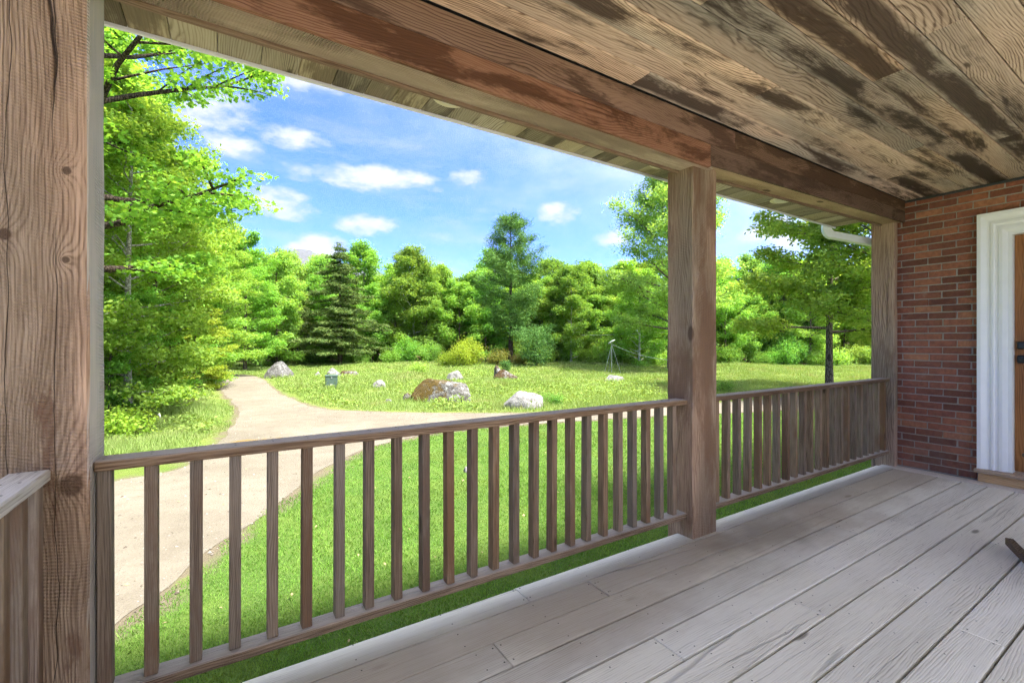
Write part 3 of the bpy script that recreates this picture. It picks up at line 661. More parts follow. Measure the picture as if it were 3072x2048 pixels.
railing('weathered wooden railing with spaced square balusters from corner post to middle post', -.357, 2.529, -.355, .1204, 24)
railing('weathered wooden railing between the middle post and the brick wall', 2.781, 5.744, 2.865, .1335, 22)
# side railing running back from the corner post, seen at the lower left
t = empty('porch_railing', (-.487, .6, 0)); tag(t, 'pale side railing running back from the left corner post', 'railing', 'wooden porch railings')
def spart(name, mat, x0, x1, ya, yb, z0, z1, bev):
    o = box_obj(name, mat, t, x0, x1, ya, yb, z0, z1, bev); o.location.x += .487; o.location.y -= .6; return o
spart('top_rail', M['rail_y'], -.532, -.442, -4.4, 1.859, .860, .894, .004); spart('bottom_rail', M['rail_y'], -.53, -.446, -4.4, 1.859, .122, .158, .004)
sm = box_mesh('baluster', -.029, .029, -.0182, .0182, -.3505, .3505, .002); sm.materials.append(M['baluster'])
for k in range(51):
    o = obj('baluster', sm, None, t, (0, 1.859 - .0185 - k * .1204 - .6, .509))
sb = bmesh.new()
for k in range(51):
    for dx_ in (-.018, .018):
        y_ = 1.84 - k * .1204
        sb.faces.new([sb.verts.new((dx_ + .0042 * math.cos(q * 1.0472), y_ - .6 + .0042 * math.sin(q * 1.0472), .8949)) for q in range(6)])
tag(obj('screw_heads', bm_mesh('screw_heads', sb), M['screw'], t), kind='stuff')

# ------------------------------------------------------------------ beam, ceiling, soffit, roof
beam = empty('porch_beam', (2.6, 1.88, 2.4)); tag(beam, 'long reddish brown timber beam resting on the porch posts', 'beam')
def skew(name, mat, parent, x0, x1, y0, y1, zb0, zb1, zt0, zt1, bev=.002, base=(2.6, 1.88, 2.4)):
    """board whose bottom/top heights differ at its two ends"""
    c = ((x0 + x1) / 2, (y0 + y1) / 2, (zb0 + zt1) / 2); bm = bmesh.new()
    add_hexa(bm, [(x0 - c[0], y0 - c[1], zb0 - c[2]), (x1 - c[0], y0 - c[1], zb1 - c[2]), (x1 - c[0], y1 - c[1], zb1 - c[2]), (x0 - c[0], y1 - c[1], zb0 - c[2]),
                  (x0 - c[0], y0 - c[1], zt0 - c[2]), (x1 - c[0], y0 - c[1], zt1 - c[2]), (x1 - c[0], y1 - c[1], zt1 - c[2]), (x0 - c[0], y1 - c[1], zt0 - c[2])], bev)
    return obj(name, bm_mesh(name, bm), mat, parent, (c[0] - base[0], c[1] - base[1], c[2] - base[2]))
JX = 2.63
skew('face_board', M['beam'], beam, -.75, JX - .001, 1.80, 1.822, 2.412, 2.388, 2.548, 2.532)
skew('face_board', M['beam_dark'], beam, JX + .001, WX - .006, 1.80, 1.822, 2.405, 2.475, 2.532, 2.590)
skew('upper_face_board', M['beam'], beam, -.75, 2.9, 1.801, 1.823, 2.551, 2.535, 2.684, 2.684)
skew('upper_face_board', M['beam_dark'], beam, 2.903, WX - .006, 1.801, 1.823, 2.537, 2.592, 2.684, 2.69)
skew('bottom_board', M['beam_bottom'], beam, -.75, JX + .06, 1.8225, 1.962, 2.419, 2.393, 2.45, 2.43)
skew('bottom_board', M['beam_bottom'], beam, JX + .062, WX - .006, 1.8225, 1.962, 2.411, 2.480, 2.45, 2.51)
skew('outer_board', M['trim_red'], beam, -.75, JX + .06, 1.9635, 1.986, 2.405, 2.381, 2.685, 2.685)
skew('outer_board', M['trim_red'], beam, JX + .062, WX - .006, 1.9635, 1.986, 2.398, 2.466, 2.685, 2.685)
skew('core', M['trim_red'], beam, -.74, WX - .01, 1.823, 1.963, 2.455, 2.515, 2.684, 2.684)

ceil = empty('porch_ceiling', (2.6, 0, 2.69)); tag(ceil, 'porch ceiling of stained brown boards running along the porch', 'ceiling')
rb = random.Random(21); y = 1.799; k = 0
CJ = {0: [1.9], 1: [4.9], 2: [2.6], 3: [4.3], 4: [1.7], 5: [3.0], 6: [4.6], 7: [2.75], 8: [4.0], 9: [2.9]}
while y > -.92:
    w = .1455; js = CJ.get(k, [rb.uniform(.6, 4.6)]); xs = [-.74] + js + [WX - .004]
    for a, b in zip(xs[:-1], xs[1:]):
        bm = bmesh.new(); L = (b - a) / 2 - .0008; add_hexa(bm, box8(-L, L, -w / 2 + .0024, w / 2 - .0024, 0, .02), .004)
        obj('ceiling_board', bm_mesh('ceiling_board', bm), M['ceiling'], ceil, ((a + b) / 2 - 2.6, y - w / 2, rb.uniform(0, .0015)))
    y -= w; k += 1
hpart('wall_trim', M['grey_trim'], WX - .024, WX - .003, -.95, 1.798, 2.668, 2.689, ceil, .003, (2.6, 0, 2.69))

SZ = 2.50
sof = empty('eave_soffit', (2.6, 2.15, SZ)); tag(sof, 'underside of the eave made of short crosswise grey boards', 'soffit')
rb = random.Random(8); x = -.78
while x < 5.5:
    w = rb.choice([.137, .15, .16]); 
    bm = bmesh.new(); add_hexa(bm, box8(-w / 2 + .0012, w / 2 - .0012, -.163, .163, 0, .018), .002)
    obj('soffit_board', bm_mesh('soffit_board', bm), M['soffit'], sof, (x + w / 2 - 2.6, 0, rb.uniform(0, .0015))); x += w
XE = x
gut = empty('rain_gutter', (2.6, 2.37, SZ)); tag(gut, 'white aluminium rain gutter with an elbowed downspout near the brick wall', 'gutter')
bm = bmesh.new(); pr = [(2.314, -.010), (2.326, -.012), (2.326, .052), (2.41, .052), (2.44, .08), (2.44, .15), (2.43, .15), (2.43, .082), (2.405, .060), (2.334, .060), (2.334, .15), (2.314, .15)]
ra = [bm.verts.new((-.8 - 2.6, y_ - 2.37, z_)) for (y_, z_) in pr]; rb_ = [bm.verts.new((XE + .02 - 2.6, y_ - 2.37, z_)) for (y_, z_) in pr]
for k in range(len(pr)): bm.faces.new((ra[k], ra[(k + 1) % len(pr)], rb_[(k + 1) % len(pr)], rb_[k]))
bm.faces.new(ra[::-1]); bm.faces.new(rb_); bmesh.ops.recalc_face_normals(bm, faces=bm.faces[:]); obj('trough', bm_mesh('trough', bm), M['gutter'], gut)
def rect_sweep(bm, pts, wds, hts, ribs=0):
    rings = []; P = [Vector(p) for p in pts]
    for i, p in enumerate(P):
        d = (P[min(i + 1, len(P) - 1)] - P[max(i - 1, 0)]).normalized()
        a = Vector((0.56, -.83, 0)).cross(Vector((0, 0, 1))).normalized(); b = d.cross(a).normalized()
        f_ = 1 + (.05 if ribs and i % 2 else 0)
        rings.append([bm.verts.new(p + a * sx * wds / 2 * f_ + b * sy * hts / 2 * f_) for (sx, sy) in ((-1, -1), (1, -1), (1, 1), (-1, 1))])
    for i in range(len(rings) - 1):
        for k in range(4): bm.faces.new((rings[i][k], rings[i][(k + 1) % 4], rings[i + 1][(k + 1) % 4], rings[i + 1][k]))
    bm.faces.new(rings[0][::-1]); bm.faces.new(rings[-1]); bmesh.ops.recalc_face_normals(bm, faces=bm.faces[:])
hd = Vector((.86, -.50, 0)).normalized(); p0 = Vector((5.50, 2.375, SZ + .045))
el_pts = [p0 + Vector((0, 0, .02)), p0 + Vector((0, 0, -.05))]
for k in range(1, 13):
    a = k / 12 * R_(80); el_pts.append(p0 + Vector((0, 0, -.05)) + hd * (.075 * (1 - math.cos(a))) + Vector((0, 0, -.075 * math.sin(a))))
dd_ = (hd * math.sin(R_(80)) + Vector((0, 0, -math.cos(R_(80))))).normalized()
base = Vector((2.6, 2.37, SZ))
bm = bmesh.new(); rect_sweep(bm, [p - base for p in el_pts], .094, .075, 1); obj('elbow', bm_mesh('elbow', bm), M['gutter'], gut)
bm = bmesh.new(); pe = el_pts[-1]; rect_sweep(bm, [pe - base - dd_ * .01, pe + dd_ * .46 - base], .090, .070); obj('downspout', bm_mesh('downspout', bm), M['gutter'], gut)
for k, (x, lb) in enumerate(((.96, 'round cream soffit light nearest the left end of the eave'), (2.55, 'round cream soffit light next to the middle post'), (4.08, 'round cream soffit light between the middle post and the brick wall'))):
    t = empty('soffit_light', (x, 2.10, SZ)); tag(t, lb, 'light', 'round lights set in the eave soffit')
    bm = bmesh.new(); prf = [(.098, 0.0), (.100, -.005), (.092, -.010), (.074, -.006), (.070, .002)]; n_ = 28; rings = []
    for (r_, z_) in prf: rings.append([bm.verts.new((r_ * math.cos(2 * math.pi * q / n_), r_ * math.sin(2 * math.pi * q / n_), z_)) for q in range(n_)])
    for i in range(len(prf) - 1):
        for q in range(n_): bm.faces.new((rings[i][q], rings[i][(q + 1) % n_], rings[i + 1][(q + 1) % n_], rings[i + 1][q]))
    bmesh.ops.recalc_face_normals(bm, faces=bm.faces[:]); obj('trim_ring', bm_mesh('trim_ring', bm, True), M['cream'], t)
    bm = bmesh.new(); rings = []
    for (r_, z_) in ((.074, -.003), (.066, -.012), (.04, -.018)): rings.append([bm.verts.new((r_ * math.cos(2 * math.pi * q / n_), r_ * math.sin(2 * math.pi * q / n_), z_)) for q in range(n_)])
    for i in range(2):
        for q in range(n_): bm.faces.new((rings[i][q], rings[i][(q + 1) % n_], rings[i + 1][(q + 1) % n_], rings[i + 1][q]))
    bm.faces.new(rings[2]); bmesh.ops.recalc_face_normals(bm, faces=bm.faces[:]); obj('diffuser', bm_mesh('diffuser', bm, True), M['lens'], t)
bm = bmesh.new(); x0, x1 = -.85, WX - .01
vv = [bm.verts.new(p) for p in [(x0, -.95, 2.73), (x0, 2.31, 2.73), (x0, 2.42, 2.61), (x0, 2.42, 2.66), (x0, .85, 3.15), (x0, -.95, 2.80)]]  # unseen rear edge cut short so sun reaches the deck behind the camera
v2 = [bm.verts.new((x1, v.co.y, v.co.z)) for v in vv]
for k in range(6): bm.faces.new((vv[k], vv[(k + 1) % 6], v2[(k + 1) % 6], v2[k]))
bm.faces.new(vv[::-1]); bm.faces.new(v2); bmesh.ops.recalc_face_normals(bm, faces=bm.faces[:])
o = obj('porch_roof', bm_mesh('porch_roof', bm), M['roof']); tag(o, 'low shingled roof above the porch ceiling boards, its unseen rear cut short for sunlight', 'roof')

# rocking chair: only the tip of one runner shows at the right edge
ch = empty('rocking_chair', (3.78, .33, 0)); tag(ch, 'dark wooden rocking chair at the right edge, only a runner tip showing', 'chair')
ax_ = Vector((-.88, -.47, 0)).normalized(); pp_ = Vector((.47, -.88, 0)).normalized(); tip = Vector((4.075, .752, 0)) - Vector((3.78, .33, 0))
def cbox(name, p, q, w, h, parent=ch, mat=None):
    """bar from p to q"""
    p, q = Vector(p), Vector(q); d = q - p; L = d.length; bm = bmesh.new(); add_hexa(bm, box8(-L / 2, L / 2, -w / 2, w / 2, -h / 2, h / 2), .004)
    o = obj(name, bm_mesh(name, bm), M['chair'], parent, (p + q) / 2); o.rotation_euler = d.to_track_quat('X', 'Z').to_euler(); return o
for s_ in (0, .56):
    bm = bmesh.new(); rings = []
    for k in range(13):
        q = k / 12; c = tip + pp_ * s_ + ax_ * (q * .84) + Vector((0, 0, .012 + .16 * (q - .5) ** 2 * .5))
        rings.append([bm.verts.new(c + pp_ * a + Vector((0, 0, b))) for (a, b) in ((-.018, -.01), (.018, -.01), (.018, .03), (-.018, .03))])
    for i in range(12):
        for k in range(4): bm.faces.new((rings[i][k], rings[i][(k + 1) % 4], rings[i + 1][(k + 1) % 4], rings[i + 1][k]))
    bm.faces.new(rings[0][::-1]); bm.faces.new(rings[-1]); bmesh.ops.recalc_face_normals(bm, faces=bm.faces[:]); obj('runner', bm_mesh('runner', bm), M['chair'], ch)
    for q, zt in ((.32, .62), (.70, .62)):
        b = tip + pp_ * s_ + ax_ * q; cbox('leg', b + Vector((0, 0, .04)), b + Vector((0, 0, zt)), .04, .04)
    cbox('armrest', tip + pp_ * s_ + ax_ * .28 + Vector((0, 0, .63)), tip + pp_ * s_ + ax_ * .78 + Vector((0, 0, .65)), .08, .022)
for k in range(6):
    a = tip + ax_ * (.34 + k * .075) + Vector((0, 0, .40 + k * .006)); cbox('seat_slat', a, a + pp_ * .56, .06, .018)
for k in range(6):
    a = tip + ax_ * .335 + pp_ * (.06 + k * .088) + Vector((0, 0, .42)); cbox('back_slat', a, a - ax_ * .03 + Vector((0, 0, .62)), .065, .016)

# ------------------------------------------------------------------ stones
def rock_mat(name, base, pale, moss=None, moss_amt=0.0, lichen=0.0, dark=(.05, .045, .04)):
    m, g, out = material(name); p = g.tc(); nrm = g.node('ShaderNodeNewGeometry').outputs['Normal']; _, _, nz_ = g.sep(nrm)
    n1 = g.noise(p, 3.0, 6, .65); n2 = g.noise(p, 14, 6, .7); n3 = g.noise(p, 60, 3, .6); n5 = g.noise(g.v('ADD', p, (7, 3, 1)), 5.5, 6, .68)
    c = g.mix(g.ss(n2, .3, .7), base, pale); c = g.mix(g.m('MULTIPLY', g.ss(n1, .55, .7), .5), c, dark); c = g.mix(g.m('MULTIPLY', g.ss(n3, .6, .75), .4), c, tuple(q * .5 for q in base))
    if lichen: c = g.mix(g.m('MULTIPLY', g.ss(n5, .52, .58), lichen), c, (.33, .335, .33)); c = g.mix(g.m('MULTIPLY', g.ss(g.noise(p, 9, 5, .7), .53, .58), lichen), c, dark)
    if moss is not None:
        x, y, z = g.sep(p); mm = g.m('ADD', g.m('MULTIPLY', g.m('SUBTRACT', n1, .5), 1.6), g.m('ADD', g.m('MULTIPLY', x, -.38), g.m('MULTIPLY', nz_, .25)))
        mm = g.m('MULTIPLY', g.ss(mm, .02, .22), g.ss(n2, .30, .48)); c = g.mix(g.m('MULTIPLY', mm, moss_amt), c, g.mix(g.ss(n3, .3, .7), moss[0], moss[1]))
    principled(g, out, c, .95, g.bump(g.m('ADD', n2, g.m('MULTIPLY', n3, .4)), .8, .05), .15); return m
M['granite'] = rock_mat('granite', (.07, .068, .068), (.155, .152, .15), None, 0, .45)
M['granite_pale'] = rock_mat('pale_granite', (.17, .167, .163), (.30, .295, .29), None, 0, .35)
M['mossy'] = rock_mat('mossy_granite', (.09, .086, .08), (.17, .165, .16), ((.045, .032, .008), (.115, .075, .013)), .95, .9)
M['mossy_dark'] = rock_mat('dark_mossy_granite', (.11, .10, .095), (.22, .21, .20), ((.03, .02, .01), (.09, .05, .014)), .95, .8)
ROCKS = []
def boulder(label, px0, px1, py_top, py_base, mat, seed, depth=.8, cuts=(), yaw=0.0, t=None, sink=.12, lump=.2):
    t = t or (CAMH - GZ) * FPX / (py_base - CY); xm = (px0 + px1) / 2; cx_, cy_ = at_depth(xm, t)
    w = (px1 - px0) * t / FPX; h = (py_base - py_top) * t / FPX * .92
    bm = bmesh.new(); bmesh.ops.create_icosphere(bm, subdivisions=5, radius=1.0); rq = random.Random(seed)
    planes = [(Vector(c[:3]).normalized(), c[3]) for c in cuts] + [(Vector((rq.uniform(-1, 1), rq.uniform(-1, 1), rq.uniform(-.2, 1))).normalized(), rq.uniform(.66, .9)) for _ in range(9)]
    for v in bm.verts:
        p = v.co.copy(); q = p * (1 + lump * fbm(p.x * 1.3 + seed, p.y * 1.3, p.z * 1.3, 3))
        for n_, d_ in planes:
            e = q.dot(n_) - d_
            if e > 0: q -= n_ * e * .92
        q *= 1 + .035 * fbm(p.x * 5, p.y * 5 + seed, p.z * 5, 4)
        v.co = q
    xs = [v.co.x for v in bm.verts]; zs = [v.co.z for v in bm.verts]; mx = (max(xs) + min(xs)) / 2; sx = w / (max(xs) - min(xs)); zt = max(zs)
    for v in bm.verts:
        z_ = v.co.z; z_ = z_ if z_ > -sink else -sink + (z_ + sink) * .25
        v.co = Vector(((v.co.x - mx) * sx, v.co.y * sx * depth, z_ * h / zt))
    gz_ = float(ground_z(np.array([cx_]), np.array([cy_]))[0]); ROCKS.append((cx_, cy_, w, w * depth))
    o = obj('boulder', bm_mesh('boulder', bm, True), mat, None, (cx_, cy_, gz_), (0, 0, R_(YAW - 90) + yaw)); tag(o, label, 'boulder', 'boulders on the meadow'); return o
boulder('large grey granite boulder beside the bend of the drive', 797, 884, 1079, 1133, M['granite'], 3, .9, ((.75, -.2, .66, .62), (-.85, 0, .35, .72), (-.3, -.6, .6, .75)))
boulder('big boulder covered in golden brown moss and white lichen patches', 1222, 1417, 1130, 1199, M['mossy'], 8, .62, ((-.2, -.8, .5, .72), (.2, 0, 1, .62)), sink=.2)
boulder('small pale grey rock showing behind the mossy boulder', 1336, 1390, 1117, 1150, M['granite_pale'], 12, .8)
boulder('low brown mossy lump at the left foot of the mossy boulder', 1207, 1236, 1176, 1200, M['mossy_dark'], 15, .8)
boulder('dark mossy rock with an upright knob at its left end', 1474, 1570, 1114, 1149, M['mossy_dark'], 21, .6, ((.6, 0, .8, .5),), sink=.2)
boulder('short dark knob of rock standing up behind the dark mossy rock', 1480, 1512, 1100, 1146, M['mossy_dark'], 23, .8, t=22.9)
boulder('smooth white boulder nearest the drive', 1493, 1630, 1168, 1221, M['granite_pale'], 27, .62, ((-.7, 0, .75, .62), (.1, -.2, 1, .7)), sink=.2, lump=.12)
boulder('flat pale rock in the grass between utility box and mossy boulder', 1111, 1160, 1138, 1162, M['granite_pale'], 31, .8)
boulder('small white stone behind the utility box, nearest the grey boulder', 942, 967, 1107, 1126, M['granite_pale'], 37, .8)
boulder('white stone directly behind the green utility box', 978, 1020, 1104, 1136, M['granite_pale'], 41, .8)
boulder('long low brownish rock to the right behind the utility box', 1016, 1078, 1106, 1126, M['mossy_dark'], 43, .5)
boulder('low white rock at the foot of the antenna tripod', 1814, 1876, 1112, 1133, M['granite_pale'], 47, .6)
boulder('fist sized stone lying in the mown lawn behind the railing', 1389, 1413, 1398, 1415, M['granite_pale'], 53, .8)
boulder('small stone at the grassy edge of the drive near the mossy boulder', 1155, 1178, 1196, 1206, M['granite'], 57, .8)

# ------------------------------------------------------------------ utility box, antenna, stake, wires
tb = 2757 / (1163 - 1025.); bx, by = at_depth(994, tb)
ub = empty('utility_box', (bx, by, float(ground_z([bx], [by])[0])), R_(YAW - 90) + R_(24)); tag(ub, 'dark green metal utility box standing in the grass beside the drive', 'utility box')
obj('body', box_mesh('body', -.245, .245, -.20, .20, -.05, .47, .012), M['box_green'], ub); obj('lid', box_mesh('lid', -.262, .262, -.217, .217, .471, .535, .02, 2), M['box_green'], ub)
obj('base_pad', box_mesh('base_pad', -.28, .28, -.235, .235, -.08, .03, .008), simple('box_pad', (.07, .09, .08), .8), ub)
obj('label_plate', box_mesh('label_plate', -.05, .05, -.2055, -.2005, .10, .15), M['plate'], ub)
obj('hasp', box_mesh('hasp', -.03, .03, -.222, -.2005, .40, .45, .004), M['galv'], ub)

ta = 31.0; mx_, my_ = at_depth(1835, ta); mz = float(ground_z([mx_], [my_])[0]); ztop = CAMH + (CY - 1031) * ta / FPX - mz
an = empty('antenna_tripod', (mx_, my_, mz), R_(YAW - 90)); tag(an, 'grey antenna dish on a thin tripod mast in the meadow', 'antenna')
bm = bmesh.new(); add_tube(bm, [(0, 0, -.05), (0, 0, ztop)], .02, 8); obj('mast', bm_mesh('mast', bm), M['galv'], an)
for (lx, ly) in ((.60, -.15), (-.52, -.1), (-.05, .7)):
    bm = bmesh.new(); add_tube(bm, [(lx, ly, -.05), (0, 0, ztop - .08)], .011, 6); obj('leg', bm_mesh('leg', bm), M['galv'], an)
bm = bmesh.new(); bmesh.ops.create_cone(bm, cap_ends=True, segments=20, radius1=.27, radius2=.25, depth=.045); d_ = obj('dish', bm_mesh('dish', bm), M['gutter'], an, (0, 0, ztop + .12), (R_(-14), R_(-28), 0))
bm = bmesh.new(); add_tube(bm, [(0, 0, ztop), (0, 0, ztop + .11)], .022, 8); obj('dish_arm', bm_mesh('dish_arm', bm), M['galv'], an)
def wire(name, label, pts, r):
    p0 = Vector(pts[0]); bm = bmesh.new(); add_tube(bm, [Vector(p) - p0 for p in pts], r, 5); o = obj(name, bm_mesh(name, bm), M['cable'], None, p0); tag(o, label, 'cable'); return o
A0 = Vector((mx_, my_, mz + ztop - .05)); B0 = Vector(at_depth(2075, 33.0, 1078))
wire('antenna_cable', 'thin grey cable sagging from the antenna mast towards the middle post', [A0.lerp(B0, k / 16) + Vector((0, 0, -.42 * 4 * (k / 16) * (1 - k / 16))) for k in range(17)], .014)
A0 = Vector(at_depth(1740, 39.5, 1006)); B0 = Vector(at_depth(2120, 36, 984))
wire('overhead_wire', 'thin pale wire strung in front of the trees left of the middle post', [A0.lerp(B0, k / 16) + Vector((0, 0, -.15 * 4 * (k / 16) * (1 - k / 16))) for k in range(17)], .013)
sx_, sy_ = on_ground(482, 1262)
mk = empty('marker_pipe', (sx_, sy_, GZ), 0); tag(mk, 'short white plastic pipe leaning out of the grass left of the drive', 'pipe')
bm = bmesh.new(); add_tube(bm, [(0, 0, -.05), (-.012, 0, .10), (-.03, 0, .165)], .021, 10, False); obj('tube', bm_mesh('tube', bm, True), M['pvc'], mk)
bm = bmesh.new(); add_tube(bm, [(-.028, 0, .155), (-.040, 0, .182)], .026, 10); obj('cap', bm_mesh('cap', bm), M['pvc'], mk)

# ------------------------------------------------------------------ trees
def leaves_mesh(name, C, N, size, rng, shape='diamond', jitter=.3, aspect=.62, D=None):
    """C centres, N normals -> one mesh of small folded leaves"""
    n = len(C); N = N / (np.linalg.norm(N, axis=1, keepdims=True) + 1e-9)
    A = rng.normal(size=(n, 3)) if D is None else D + rng.normal(size=(n, 3)) * .25
    A = A - N * np.sum(A * N, 1, keepdims=True); A /= (np.linalg.norm(A, axis=1, keepdims=True) + 1e-9); B = np.cross(N, A)
    s = size * (1 + rng.uniform(-jitter, jitter, (n, 1)))
    if shape == 'diamond':
        tpl = [(-.5, 0, 0), (.05, -.5 * aspect, .10), (.5, 0, 0), (.05, .5 * aspect, .10)]; faces = [(0, 1, 2, 3)]
    elif shape == 'maple':
        tpl = [(-.45, 0, 0), (-.30, -.42, .03), (-.02, -.22, 0), (.10, -.55, .06), (.25, -.17, 0), (.58, 0, -.03), (.25, .17, 0), (.10, .55, .06), (-.02, .22, 0), (-.30, .42, .03)]
        faces = [(0, 1, 2, 8, 9), (2, 3, 4, 4, 4), (2, 4, 6, 8, 8)]; faces = [tuple(range(10))]
    elif shape == 'needle':
        tpl = [(-.5, -.06, 0), (.5, -.02, .05), (.5, .02, .05), (-.5, .06, 0)]; faces = [(0, 1, 2, 3)]
    k = len(tpl); V = np.empty((n, k, 3), np.float32)
    for i, (a, b, c) in enumerate(tpl): V[:, i] = C + A * (s * a) + B * (s * b) + N * (s * c)
    Fc = (np.arange(n)[:, None, None] * k + np.array(faces)[None]).reshape(-1, len(faces[0]))
    return np_mesh(name, V.reshape(-1, 3), Fc)

class TreeGen:
    def __init__(s, seed): s.rng = np.random.default_rng(seed); s.bm = bmesh.new(); s.C = []; s.D = []; s.W = []
    def tube(s, pts, r, sides=6): add_tube(s.bm, pts, r, sides, False)

def broadleaf(seed, h=10, r=3.0, c0=.2, limbs=20, leaves=26000, lsize=.16, trunk_r=.13, flat=.38, clump=.42, shape='round', sub=6, tips=3, lean=(0, 0), leaf_shape='diamond', droop=0.0, up=.55):
    T = TreeGen(seed); rng = T.rng
    tp = []; nseg = 9
    for i in range(nseg + 1):
        q = i / nseg; tp.append(Vector((lean[0] * q * q + math.sin(q * 5 + seed) * .10 * q, lean[1] * q * q + math.cos(q * 4 + seed * 2) * .10 * q, h * .94 * q)))
    T.tube(tp, [trunk_r * (1.18 if i == 0 else 1) * (1 - .90 * i / nseg) + .012 for i in range(nseg + 1)], 8)
    def tpos(z):
        q = min(max(z / (h * .94), 0), 1) * nseg; i = min(int(q), nseg - 1); return tp[i].lerp(tp[i + 1], q - i)
    cents = []; dirs = []; wts = []
    for i in range(limbs):
        q = (i + rng.uniform(0, .9)) / limbs; z = h * (c0 + (.97 - c0) * q)
        if shape == 'round': env = math.sin(math.pi * min(1, .16 + .80 * q)) ** .75
        elif shape == 'tall': env = (.55 + .45 * math.sin(math.pi * (.15 + .7 * q))) * (1 - .55 * q ** 3)
        elif shape == 'skirt': env = 1.05 - .75 * q
        az = i * 2.39996 + rng.uniform(-.5, .5); L = r * env * rng.uniform(.72, 1.15)
        el_ = up * (.25 + 1.15 * q) + rng.uniform(-.15, .2); d = Vector((math.cos(az) * math.cos(el_), math.sin(az) * math.cos(el_), math.sin(el_)))
        st = tpos(z * (1 - .10 * (1 - q))); P = [st]; nn = 4
        for k in range(1, nn + 1):
            dd = (d + Vector((rng.normal() * .16, rng.normal() * .16, .10 * k / nn - droop * k / nn))).normalized(); P.append(P[-1] + dd * L / nn)
        lr = max(.018, trunk_r * .42 * (1 - .72 * q)); T.tube(P, [lr * (1 - .8 * k / nn) + .005 for k in range(nn + 1)], 5)
        for j in range(sub):
            s_ = .30 + .70 * (j + rng.uniform(0, 1)) / sub; b = P[min(int(s_ * nn), nn - 1)].lerp(P[min(int(s_ * nn), nn - 1) + 1], s_ * nn - min(int(s_ * nn), nn - 1))
            a2 = az + (1 if j % 2 else -1) * rng.uniform(.35, 1.25); e2 = el_ * .5 + rng.uniform(-.25, .35) - droop * .5
            d2 = Vector((math.cos(a2) * math.cos(e2), math.sin(a2) * math.cos(e2), math.sin(e2))); l2 = L * rng.uniform(.22, .42) * (1.25 - .5 * s_) + .12
            if j == sub - 1: d2 = (P[-1] - P[-2]).normalized(); b = P[-1]; l2 = .35
            e_ = b + d2 * l2; T.tube([b, b.lerp(e_, .5) + Vector((0, 0, .04)), e_], [lr * .36 + .004, lr * .22 + .003, .003], 4)
            for k in range(tips):
                f_ = (k + 1) / tips; cents.append(b.lerp(e_, f_) + Vector((rng.normal() * .08, rng.normal() * .08, rng.normal() * .08))); dirs.append(d2); wts.append(rng.uniform(.4, 1.5))
    C0 = np.array([tuple(c) for c in cents]); D0 = np.array([tuple(c) for c in dirs]); w = np.array(wts); w /= w.sum()
    idx = rng.choice(len(C0), leaves, p=w); sc_ = clump * (.75 + .5 * rng.uniform(size=len(C0)))[idx][:, None]
    off = rng.normal(size=(leaves, 3)); off /= np.linalg.norm(off, axis=1, keepdims=True) + 1e-9; off *= rng.uniform(0, 1, (leaves, 1)) ** .42 * np.array([.72, .72, .72 * flat]) * sc_
    C = C0[idx] + off; C[:, 2] = np.maximum(C[:, 2], .12)
    N = rng.normal(size=(leaves, 3)) * .55 + np.array([0, 0, .85]) + off / sc_ * .35
    return bm_mesh('trunk', T.bm, True), leaves_mesh('crown', C, N, lsize, rng, leaf_shape)

